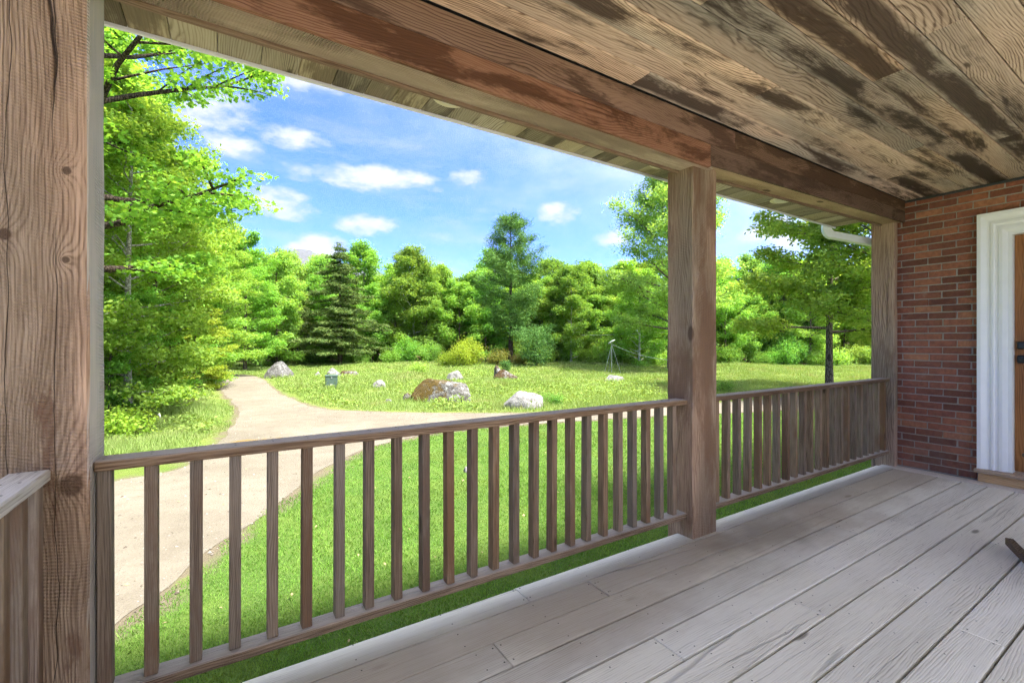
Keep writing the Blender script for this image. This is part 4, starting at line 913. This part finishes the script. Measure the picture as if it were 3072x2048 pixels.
def conifer(seed, h=10, r=2.4, c0=.08, whorls=26, per=7, leaves=26000, lsize=.26, trunk_r=.15, droop=.28, upturn=0.0, irregular=.2, tuft=False):
    T = TreeGen(seed); rng = T.rng
    T.tube([Vector((0, 0, h * i / 8)) for i in range(9)], [trunk_r * (1.02 - i / 8) + .012 for i in range(9)], 8)
    cents, dirs, wts = [], [], []
    for i in range(whorls):
        q = (i + rng.uniform(0, .8)) / whorls; z = h * (c0 + (.985 - c0) * q)
        for j in range(per):
            z = h * (c0 + (.985 - c0) * q) + rng.uniform(-1, 1) * h / whorls * irregular * 2.2; az = j * 6.2832 / per + i * 1.1 + rng.uniform(-.35, .35); L = (r * (1 - q) ** .8 + .12) * rng.uniform(1 - irregular * 1.6, 1 + irregular)
            if upturn: L = r * (math.sin(math.pi * (.12 + .80 * q)) ** .8) * rng.uniform(.6, 1.15)
            P = []; 
            for k in range(5):
                f_ = k / 4; P.append(Vector((math.cos(az) * L * f_, math.sin(az) * L * f_, z + L * (upturn * (.3 + f_ * .4) * f_ * 1.4 - droop * f_ + .25 * droop * f_ * f_))))
            T.tube(P, [.028 * (1 - q) + .010, .018 * (1 - q) + .007, .010, .007, .003], 4)
            for k in range(7):
                f_ = .22 + .78 * k / 6 if not tuft else .40 + .60 * k / 6
                kk = min(int(f_ * 4), 3); b = P[kk].lerp(P[kk + 1], f_ * 4 - kk)
                for sgn in (-1, 0, 1):
                    lat = Vector((-math.sin(az), math.cos(az), -.12)) * sgn * L * .26 * (1.15 - f_)
                    cents.append(b + lat); d = Vector((math.cos(az), math.sin(az), 0)) * (.55 if sgn else 1) + Vector((-math.sin(az), math.cos(az), 0)) * sgn + Vector((0, 0, .5 * upturn - .25 * droop)); dirs.append(d); wts.append(L * (.5 + .5 * f_) + .1)
    C0 = np.array([tuple(c) for c in cents]); D0 = np.array([tuple(c) for c in dirs]); w = np.array(wts); w /= w.sum(); idx = rng.choice(len(C0), leaves, p=w)
    sp = .16 if not tuft else .24
    off = rng.normal(size=(leaves, 3)) * np.array([sp, sp, sp * (.4 if not tuft else .7)]); C = C0[idx] + off
    N = rng.normal(size=(leaves, 3)) * (.5 if not tuft else 1.0) + np.array([0, 0, .8]); D = D0[idx] + np.array([0, 0, .35 if tuft else -.1]) + (rng.normal(size=(leaves, 3)) * (.7 if tuft else .2))
    return bm_mesh('trunk', T.bm, True), leaves_mesh('crown', C, N, lsize, rng, 'diamond', .35, .16 if not tuft else .12, D)

def shrub(seed, h=1.6, r=1.0, leaves=5000, lsize=.09, stems=26, up=1.0, clump=.2):
    T = TreeGen(seed); rng = T.rng; cents = []; 
    for i in range(stems):
        az = rng.uniform(0, 6.283); ro = r * math.sqrt(rng.uniform(0, 1)); hh = h * (1 - .45 * (ro / r) ** 2) * rng.uniform(.7, 1.08); b = Vector((math.cos(az) * ro * .25, math.sin(az) * ro * .25, -.05)); e = Vector((math.cos(az) * ro, math.sin(az) * ro, hh))
        P = [b, b.lerp(e, .5) + Vector((0, 0, hh * .12)), e]; T.tube(P, [.014, .009, .003], 4)
        for k in range(5): cents.append(P[0].lerp(P[1], .4 + k * .15) if k < 3 else P[1].lerp(P[2], (k - 2) / 2.0)); 
        cents.append(e)
    C0 = np.array([tuple(c) for c in cents]); idx = rng.integers(0, len(C0), leaves); off = rng.normal(size=(leaves, 3)) * clump; C = C0[idx] + off; C[:, 2] = np.maximum(C[:, 2], .03)
    N = rng.normal(size=(leaves, 3)) * .7 + np.array([0, 0, .6]) + off / clump * .3
    return bm_mesh('stems', T.bm), leaves_mesh('foliage', C, N, lsize, rng)

def plant_tree(name, protos, label, cat, group, x, y, rz=0.0, s=1.0, sz=1.0, bark='bark', leaf='leaf_green', parts=('trunk', 'crown')):
    z = float(ground_z([x], [y])[0]); root = empty(name, (x, y, z - .03), rz); root.scale = (s, s, s * sz); tag(root, label, cat, group)
    for me, mt, pn in zip(protos, (bark, leaf), parts):
        o = bpy.data.objects.new(pn, me); link(o, root)
        if not me.materials: me.materials.append(M[mt])
        if me.materials[0] != M[mt]:
            o.material_slots[0].link = 'OBJECT'; o.material_slots[0].material = M[mt]
    return root

rt = random.Random(77)
P_near = broadleaf(101, h=12.5, r=4.6, c0=.24, limbs=26, leaves=38000, lsize=.10, trunk_r=.22, clump=.62, flat=.30, sub=8, tips=4, leaf_shape='maple', up=.5)
P_beech = broadleaf(102, h=9.5, r=3.0, c0=.05, limbs=36, leaves=46000, lsize=.12, trunk_r=.10, clump=.72, flat=.42, sub=6, tips=3, shape='tall', up=.42, droop=.04)
P_beech2 = broadleaf(103, h=11.5, r=3.2, c0=.07, limbs=36, leaves=46000, lsize=.13, trunk_r=.13, clump=.78, flat=.45, sub=6, tips=3, shape='tall', up=.5)
P_sap = broadleaf(104, h=5.2, r=1.9, c0=.04, limbs=26, leaves=20000, lsize=.105, trunk_r=.05, clump=.46, flat=.34, sub=6, tips=3, shape='round', up=.4)
P_b = [broadleaf(110, h=9.5, r=3.2, c0=.05, limbs=26, leaves=26000, lsize=.19, clump=.95, flat=.6, sub=4, tips=2, shape='round', up=.6),
       broadleaf(111, h=10.5, r=3.0, c0=.04, limbs=28, leaves=26000, lsize=.19, clump=1.0, flat=.70, sub=4, tips=2, shape='tall', up=.6),
       broadleaf(112, h=8.0, r=3.0, c0=.02, limbs=28, leaves=28000, lsize=.18, clump=.95, flat=.6, sub=4, tips=2, shape='round', up=.55),
       broadleaf(113, h=11.0, r=3.4, c0=.16, limbs=24, leaves=24000, lsize=.20, clump=1.1, flat=.68, sub=4, tips=2, shape='round', up=.8)]
P_spruce = conifer(120, h=10.3, r=3.6, c0=.12, whorls=32, per=5, leaves=46000, lsize=.27, trunk_r=.2, droop=.12, irregular=.42)
P_hemlock = conifer(121, h=8.5, r=3.0, c0=.06, whorls=24, per=7, leaves=30000, lsize=.30, trunk_r=.15, droop=.30, irregular=.45)
P_pine = conifer(122, h=12.4, r=2.7, c0=.17, whorls=17, per=6, leaves=30000, lsize=.34, trunk_r=.2, droop=.0, upturn=.45, irregular=.3, tuft=True)
P_bush_pine = conifer(123, h=2.9, r=1.6, c0=.05, whorls=9, per=6, leaves=7000, lsize=.26, trunk_r=.06, droop=0, upturn=.5, tuft=True)
P_poplar = broadleaf(130, h=14.6, r=5.0, c0=.20, limbs=38, leaves=60000, lsize=.17, trunk_r=.20, clump=1.05, flat=.75, sub=7, tips=3, shape='tall', up=.75)
P_maple_r = broadleaf(131, h=11.5, r=3.9, c0=.22, limbs=32, leaves=48000, lsize=.155, trunk_r=.135, clump=.80, flat=.5, sub=7, tips=3, shape='tall', up=.6, droop=.04)

# --- left of the drive
x, y = at_depth(235, 9.3); plant_tree('maple_tree', P_near, 'near maple reaching its boughs in from behind the left corner post', 'tree', None, x, y, 2.4, 1.0, bark='bark_dark', leaf='leaf_maple')
left_list = [('beech_tree', P_beech, 385, 13.0, .92, 1.05, 'bark_pale', 'leaf_beech', 'broadleaf tree with a pale grey trunk at the edge of the left wood'),
             ('broadleaf_tree', P_beech2, 300, 15.5, 1.0, 1.12, 'bark', 'leaf_beech', 'tall light green tree right behind the pale trunk, beside the corner post'),
             ('broadleaf_tree', P_beech2, 470, 17.5, .68, 1.0, 'bark', 'leaf_maple', 'tall tree standing right of the pale trunk on the left bank'),
             ('beech_tree', P_beech, 560, 20.5, .84, 1.0, 'bark_pale', 'leaf_beech', 'layered beech overhanging the left edge of the drive'),
             ('broadleaf_tree', P_beech2, 640, 26.0, .80, 1.0, 'bark', 'leaf_beech', 'green tree left of the drive where it fades into the wood'),
             ('broadleaf_tree', P_beech2, 735, 32.0, .84, .98, 'bark', 'leaf_maple', 'tree closing the view at the end of the drive'),
             ('broadleaf_tree', P_b[1], 830, 37.0, .84, 1.0, 'bark', 'leaf_light', 'rounded light tree left of the dark spruce'),
             ('broadleaf_tree', P_b[3], 395, 24.0, .95, 1.0, 'bark', 'leaf_maple', None), ('broadleaf_tree', P_b[0], 520, 30.0, 1.15, 1.0, 'bark', 'leaf_beech', None),
             ('broadleaf_tree', P_b[1], 330, 20.0, 1.15, 1.1, 'bark', 'leaf_green', None), ('broadleaf_tree', P_b[2], 610, 36.0, 1.2, 1.0, 'bark', 'leaf_green', None), ('broadleaf_tree', P_b[3], 690, 42.0, 1.0, 1.0, 'bark', 'leaf_green', None)]
for (nm, pr_, px, t_, s_, sz_, bk, lf, lb) in left_list:
    x, y = at_depth(px, t_)
    plant_tree(nm, pr_, lb or 'green broadleaf tree deep in the wood left of the drive', 'tree', None if lb else 'trees deep in the left wood', x, y, rt.uniform(0, 6.28), s_, sz_, bk, lf)
for k in range(16):      # the wood goes on to the left, behind the corner post
    x, y = -5.5 - (k % 8) * 3.4 + rt.uniform(-1, 1), 13 + (k // 8) * 7 + (k % 8) * .8 + rt.uniform(-1, 1)
    plant_tree('broadleaf_tree', (P_beech, P_b[1], P_beech2, P_b[3])[k % 4], 'green broadleaf tree deep in the wood left of the drive', 'tree', 'trees deep in the left wood', x, y, rt.uniform(0, 6.28), rt.uniform(.8, 1.05), 1.0, 'bark', rt.choice(['leaf_green', 'leaf_beech', 'leaf_maple']))
for (px, t_, s_, lf, lb) in ((585, 18.5, .68, 'leaf_yellow', 'yellow green sapling leaning over the left edge of the drive'), (330, 12.2, .62, 'leaf_beech', 'low leafy sapling by the foot of the pale trunk, nearest the corner post'),
                             (470, 14.8, .66, 'leaf_beech', 'layered sapling in front of the left wood, above the white pipe'), (545, 24.0, .8, 'leaf_light', 'light green sapling below the layered beech')):
    x, y = at_depth(px, t_); plant_tree('sapling', P_sap, lb, 'sapling', None, x, y, rt.uniform(0, 6.28), s_, 1.0, 'bark', lf)

# --- far side of the meadow: the ones that stand out
for (nm, pr_, px, t_, s_, sz_, bk, lf, lb) in (
    ('spruce_tree', P_spruce, 1020, 38.5, 1.0, 1.0, 'bark_dark', 'needle_dark', 'dark pointed spruce behind the utility box'),
    ('hemlock_tree', P_hemlock, 890, 41.0, .92, 1.0, 'bark_dark', 'needle_dark', 'dark hemlock behind the large grey boulder'),
    ('hemlock_tree', P_hemlock, 800, 44.0, .85, 1.0, 'bark_dark', 'needle_dark', 'shaded hemlock at the far end of the drive'),
    ('pine_tree', P_pine, 1532, 37.5, 1.0, 1.0, 'bark_dark', 'needle_pine', 'tall blue green pine rising above the tree line in the centre'),
    ('poplar_tree', P_poplar, 2010, 33.5, 1.0, 1.0, 'bark', 'leaf_poplar', 'tall airy poplar partly hidden by the middle post'),
    ('maple_tree', P_maple_r, 2488, 18.2, 1.0, 1.0, 'bark', 'leaf_bright', 'maple with a bare straight trunk in the meadow near the brick wall'),
    ('maple_tree', P_maple_r, 2720, 15.0, .86, .95, 'bark', 'leaf_bright', 'maple whose lower boughs show beside the brick wall post, trunk hidden'),
    ('birch_tree', P_b[3], 1240, 44.0, .95, .98, 'birch', 'leaf_green', 'white limbed birch in the tree line right of the spruce'),
    ('birch_tree', P_b[1], 1713, 40.5, .80, 1.0, 'birch', 'leaf_green', 'slim white trunked birch right of the tall pine'),
    ('birch_tree', P_b[2], 1918, 39.0, .80, 1.0, 'birch', 'leaf_light', 'young birch behind the antenna cable left of the middle post')):
    x, y = at_depth(px, t_); plant_tree(nm, pr_, lb, 'tree', None, x, y, rt.uniform(0, 6.28), s_, sz_, bk, lf)
ORD = ['first', 'second', 'third', 'fourth', 'fifth', 'sixth', 'seventh', 'eighth', 'ninth', 'tenth', 'eleventh', 'twelfth']
def place_words(px, lst, marks):
    """ordinal of px in lst counted from the landmark on its left"""
    k = max(i for i, (m_, _) in enumerate(marks) if m_ <= px); lo = marks[k][0]; hi = marks[k + 1][0] if k + 1 < len(marks) else 9999
    sel = sorted(q for q in lst if lo <= q < hi); return ORD[sel.index(px)], marks[k][1]
MARKS = [(0, 'right of the left wood'), (1020, 'right of the dark spruce'), (1532, 'right of the tall pine'), (2085, 'right of the middle post')]
# --- tree line, front row then rows behind
row1 = [905, 960, 1060, 1110, 1185, 1285, 1370, 1450, 1620, 1680, 1790, 1850, 1960, 2080, 2170, 2260, 2340, 2430, 2540, 2640]
for i, px in enumerate(row1):
    t_ = 42.5 + rt.uniform(-1.2, 1.8); x, y = at_depth(px + rt.uniform(-14, 14), t_)
    plant_tree('broadleaf_tree', P_b[i * 3 % 4] if i % 3 else P_b[2], '%s broadleaf tree of the front row %s' % place_words(px, row1, MARKS), 'tree', 'trees along the front of the tree line', x, y, rt.uniform(0, 6.28), rt.uniform(.68, .86), rt.uniform(.92, 1.1), 'bark', rt.choice(['leaf_green', 'leaf_light', 'leaf_green', 'leaf_beech']))
for row, (t0, n_, x0, x1, s0, s1) in enumerate(((47.0, 28, 780, 2760, .84, 1.0), (53.5, 26, 700, 2780, .98, 1.15))):
    for i in range(n_):
        px = x0 + (x1 - x0) * (i + .5) / n_ + rt.uniform(-35, 35); x, y = at_depth(px, t0 + rt.uniform(-2, 2))
        plant_tree('broadleaf_tree', rt.choice(P_b), 'green broadleaf tree in the wood behind the front of the tree line', 'tree', 'trees in the wood beyond the meadow', x, y, rt.uniform(0, 6.28), rt.uniform(s0, s1), rt.uniform(.9, 1.1), 'bark', rt.choice(['leaf_green', 'leaf_light', 'leaf_green', 'leaf_maple']))
# the far wood closes every gap between the trunks
rngw = np.random.default_rng(31); n = 62000; u_ = rngw.uniform(-2.6, 1.05, n); t_ = rngw.uniform(60, 70, n); top = 7.2 + 3.6 * vnoise(u_ * 60, t_ * .2, .35, 3) + 1.2 * vnoise(u_ * 60, t_ * .3, 1.3, 5)
C = np.stack([(F2[0] + u_ * R2[0]) * t_, (F2[1] + u_ * R2[1]) * t_, GZ + top * rngw.uniform(0, 1, n) ** .85], 1); N = rngw.normal(size=(n, 3)) * .6 + np.array([-F2[0] * .5, -F2[1] * .5, .7])
tag(obj('far_wood', leaves_mesh('far_wood', C, N, .75, rngw), M['leaf_green']), 'far green wood reading as one mass behind the tree line', 'wood', kind='stuff')
# --- shrubs
S_a = shrub(201, 1.75, 1.1, 6500, .10, 30); S_b = shrub(202, 1.1, .9, 4000, .10, 22); S_c = shrub(203, .6, .55, 1800, .075, 18, clump=.12)
def put_shrub(pr_, px, py, lf, label, s_=1.0, grp=None, t=None):
    x, y = at_depth(px, t) if t else on_ground(px, py); plant_tree('shrub', pr_, label, 'shrub', grp, x, y, rt.uniform(0, 6.28), s_, 1.0, 'bark', lf, ('stems', 'foliage'))
put_shrub(S_a, 1402, 1103, 'leaf_yellow', 'bright yellow green shrub at the back of the meadow left of the pine', 1.15)
put_shrub(S_b, 1345, 1100, 'leaf_yellow', 'lower yellow green shrub leaning against the bright shrub', .9)
put_shrub(S_b, 1497, 1102, 'leaf_orange', 'russet orange shrub at the foot of the tall pine', 1.0)
put_shrub(S_b, 1560, 1100, 'leaf_orange', 'faded russet shrub just right of the pine trunk', .7)
x, y = at_depth(1608, 35.5); plant_tree('pine_bush', P_bush_pine, 'young blue green pine bush right of the tall pine', 'shrub', None, x, y, 1.0, 1.0, 1.0, 'bark_dark', 'needle_blue')
x, y = at_depth(1518, 31.5); plant_tree('pine_bush', P_bush_pine, 'tiny dark pine seedling in front of the russet shrub', 'shrub', None, x, y, 2.0, .26, 1.0, 'bark_dark', 'needle_blue')
put_shrub(S_c, 1258, 1128, 'leaf_light', 'small upright green bush behind the mossy boulder', 1.1)
put_shrub(S_c, 1655, 1212, 'leaf_green', 'low round green bush at the right end of the white boulder', .62)
put_shrub(S_c, 2172, 1178, 'leaf_green', 'green bush peeping out right of the middle post above the rail', .75)
put_shrub(S_c, 345, 1315, 'leaf_yellow', 'yellow green sprig bush at the foot of the left corner post', 1.0)
put_shrub(S_c, 395, 1290, 'leaf_yellow', 'yellow green bush between corner post and white pipe', .8)
under = [900 + i * 62 + rt.uniform(-22, 22) for i in range(30)]; under = [q for q in under if not 1330 < q < 1580]
for px in under:
    x, y = at_depth(px, 40.0 + rt.uniform(-.7, 1.2)); plant_tree('shrub', rt.choice([S_a, S_b]), '%s low shrub at the foot of the tree line %s' % place_words(px, under, MARKS), 'shrub', 'shrubs along the foot of the tree line', x, y, rt.uniform(0, 6.28), rt.uniform(.8, 1.35), 1.0, 'bark', rt.choice(['leaf_green', 'leaf_light', 'leaf_beech']), ('stems', 'foliage'))
for i in range(10):
    x, y = at_depth(290 + i * 26 + rt.uniform(-8, 8), 14.5 + i * 1.35 + rt.uniform(-.5, .5)); plant_tree('shrub', S_b, 'leafy undergrowth shrub at the edge of the left wood', 'shrub', 'undergrowth shrubs along the left wood', x - .75, y, rt.uniform(0, 6.28), rt.uniform(.55, .9), 1.0, 'bark', rt.choice(['leaf_beech', 'leaf_light', 'leaf_green']), ('stems', 'foliage'))

# ------------------------------------------------------------------ grass (stuff)
rng = np.random.default_rng(9)
def blades(name, X, Y, hgt, wid, mat, bend=.5, tri=False):
    n = len(X); Z = ground_z(X, Y) - .005; az_ = rng.uniform(0, 6.283, n); la = rng.uniform(0, 6.283, n); lb_ = bend * rng.uniform(.2, 1, n) * hgt
    wx, wy = np.cos(az_) * wid * .5, np.sin(az_) * wid * .5; lx, ly = np.cos(la) * lb_, np.sin(la) * lb_
    if tri:
        V = np.stack([np.stack([X - wx, Y - wy, Z], 1), np.stack([X + wx, Y + wy, Z], 1), np.stack([X + lx, Y + ly, Z + hgt], 1)], 1); k = 3
    else:
        V = np.stack([np.stack([X - wx, Y - wy, Z], 1), np.stack([X + wx, Y + wy, Z], 1), np.stack([X + wx * .7 + lx * .35, Y + wy * .7 + ly * .35, Z + hgt * .6], 1), np.stack([X + lx, Y + ly, Z + hgt], 1), np.stack([X - wx * .7 + lx * .35, Y - wy * .7 + ly * .35, Z + hgt * .6], 1)], 1); k = 5
    return obj(name, np_mesh(name, V.reshape(-1, 3), np.arange(n * k).reshape(n, k)), mat)
# mown lawn: density falls with distance from the porch
n = 720000; X = rng.uniform(-1.7, 14, n); Y = 1.7 + (rng.uniform(0, 1, n) ** 1.5) * 8.3
dep = X * F2[0] + Y * F2[1]; keep = (lawn_mask(X, Y) > .5) & (drive_dist(X, Y) > -.06 + .24 * vnoise(X, Y, 2.5, 4)) & (rng.uniform(0, 1, n) < np.clip(2.9 / dep, .12, 1))
lat = (X * R2[0] + Y * R2[1]) / np.maximum(dep, .1); keep &= (lat > -1.1) & (lat < 1.0)
X, Y, dep = X[keep], Y[keep], dep[keep]; hv = (.020 + .020 * vnoise(X, Y, 1.3, 6)) * rng.uniform(.6, 1.3, len(X))
tag(blades('lawn_grass', X, Y, hv,   .0026 + .0009 * dep, M['lawn_blade'], 1.0), 'short mown green lawn grass below the porch railing', 'grass', kind='stuff')
# meadow
n = 330000; t_ = 8 + (rng.uniform(0, 1, n) ** 1.25) * 34; u_ = rng.uniform(-1.0, .86, n); X = (F2[0] + u_ * R2[0]) * t_; Y = (F2[1] + u_ * R2[1]) * t_
keep = (lawn_mask(X, Y) < .5) & (drive_dist(X, Y) > .06 + .55 * vnoise(X, Y, 1.4, 4) ** 2) & (rng.uniform(0, 1, n) > forest_mask(X, Y) * .93) & (vnoise(X, Y, .8, 12) + vnoise(X, Y, 2.5, 13) * .5 > np.where(t_ < 17, .16, .36))
X, Y, t_ = X[keep], Y[keep], t_[keep]
hv = (.07 + .20 * vnoise(X, Y, .45, 7) * vnoise(X, Y, 1.7, 8) + .03 * rng.uniform(0, 1, len(X))) * np.clip(drive_dist(X, Y) / 1.5 + .35, .35, 1)
for (rx_, ry_, rw_, rd_) in ROCKS:      # longer grass left standing round the stones
    k_ = int(260 * rw_ + 60); aa = rng.uniform(0, 6.283, k_); rr2 = 1 + rng.normal(size=k_) * .14
    lx_, ly_ = np.cos(aa) * rw_ * .5 * rr2, np.sin(aa) * rd_ * .5 * rr2
    X = np.append(X, rx_ + lx_ * R2[0] + ly_ * F2[0]); Y = np.append(Y, ry_ + lx_ * R2[1] + ly_ * F2[1]); hv = np.append(hv, rng.uniform(.08, .26, k_) * min(1, rw_)); t_ = np.append(t_, np.full(k_, rx_ * F2[0] + ry_ * F2[1]))
tag(blades('meadow_grass', X, Y, hv, .006 + .0011 * t_, M['meadow_blade'], .7, True), 'long yellow green meadow grass beyond the drive', 'grass', kind='stuff')
# low herbs and seedlings among the grass
n = 60000; t_ = 9 + (rng.uniform(0, 1, n) ** 1.2) * 28; u_ = rng.uniform(-.95, .4, n); X = (F2[0] + u_ * R2[0]) * t_; Y = (F2[1] + u_ * R2[1]) * t_
keep = (lawn_mask(X, Y) < .5) & (drive_dist(X, Y) > .35) & (vnoise(X, Y, .6, 21) * .6 + vnoise(X, Y, 1.9, 22) * .4 > .52); X, Y, t_ = X[keep], Y[keep], t_[keep]
C = np.stack([X, Y, ground_z(X, Y) + rng.uniform(.03, .26, len(X)) * vnoise(X, Y, 1.1, 23) * 1.4 + .02], 1); N = rng.normal(size=(len(X), 3)) * .6 + np.array([0, 0, .9])
tag(obj('meadow_herbs', leaves_mesh('meadow_herbs', C, N, .085, rng), M['herb']), 'low leafy herbs spread between the boulders on the meadow', 'ground cover', kind='stuff')
# loose stones on the drive
n = 15000; X = rng.uniform(-4, 9, n); Y = rng.uniform(2.5, 16, n); dd = drive_dist(X, Y); keep = (dd < .12) & (rng.uniform(0, 1, n) < np.where(dd > -.5, 1.0, .35)); X, Y = X[keep], Y[keep]; n = len(X)
oct_ = np.array([(1, 0, 0), (-1, 0, 0), (0, 1, 0), (0, -1, 0), (0, 0, .7), (0, 0, -.7)]); of_ = np.array([(0, 2, 4), (2, 1, 4), (1, 3, 4), (3, 0, 4)])
sz = (.006 + .016 * rng.uniform(0, 1, n) ** 4)[:, None, None]; rot = rng.uniform(0, 6.28, n); cr, sr = np.cos(rot), np.sin(rot)
ov = oct_[None] * sz * rng.uniform(.6, 1.3, (n, 6, 1)); ox = ov[..., 0] * cr[:, None] - ov[..., 1] * sr[:, None]; oy = ov[..., 0] * sr[:, None] + ov[..., 1] * cr[:, None]
V = np.stack([X[:, None] + ox, Y[:, None] + oy, GZ + .008 + ov[..., 2]], -1).reshape(-1, 3); Fc = (np.arange(n)[:, None, None] * 6 + of_[None]).reshape(-1, 3)
m, g, out = material('loose_stone'); isl = g.node('ShaderNodeNewGeometry').outputs['Random Per Island']; principled(g, out, g.ramp(isl, [(0, (.08, .065, .05)), (.6, (.17, .15, .125)), (1, (.32, .30, .27))]), .9, None, .2)
tag(obj('loose_stones', np_mesh('loose_stones', V, Fc), m), 'loose gravel stones scattered over the drive', 'gravel', kind='stuff')
# fallen leaves on lawn and drive
n = 420; X = rng.uniform(-3, 6, n); Y = 2.2 + rng.uniform(0, 1, n) * 7; C = np.stack([X, Y, ground_z(X, Y) + .03 * (drive_dist(X, Y) > 0) + .012], 1); N = rng.normal(size=(n, 3)) * .35 + np.array([0, 0, 1.0])
keep = rng.uniform(0, 1, n) < .25
tag(obj('fallen_leaves', leaves_mesh('fallen_leaves', C[keep], N[keep], .036, rng), M['straw']), 'scattered dry straw coloured leaves on lawn and drive', 'leaves', kind='stuff')
n = 9000; t_ = 10 + rng.uniform(0, 1, n) * 22; u_ = rng.uniform(-1.0, -.55, n); X = (F2[0] + u_ * R2[0]) * t_; Y = (F2[1] + u_ * R2[1]) * t_; keep = forest_mask(X, Y) > .2; X, Y = X[keep], Y[keep]
C = np.stack([X, Y, ground_z(X, Y) + .02], 1); N = rng.normal(size=(len(X), 3)) * .4 + np.array([0, 0, 1.0])
tag(obj('leaf_litter', leaves_mesh('leaf_litter', C, N, .09, rng), simple('brown_litter', (.20, .12, .07), .9, .1, nscale=5, namt=.5)), 'brown leaf litter under the trees of the left wood', 'leaf litter', kind='stuff')

# ------------------------------------------------------------------ air between here and the mountain
bm = bmesh.new(); add_hexa(bm, box8(-4100, 4100, -4100, 4100, GZ - 2.5, 640)); hz = obj('haze', bm_mesh('haze', bm)); tag(hz, kind='stuff')
m, g, out = material('haze'); pv_ = g.node('ShaderNodeVolumePrincipled'); pv_.inputs['Color'].default_value = (.80, .90, 1.0, 1); pv_.inputs['Density'].default_value = 0.5e-4; pv_.inputs['Anisotropy'].default_value = .2
g.l.new(pv_.outputs[0], out.inputs['Volume']); hz.data.materials.append(m)
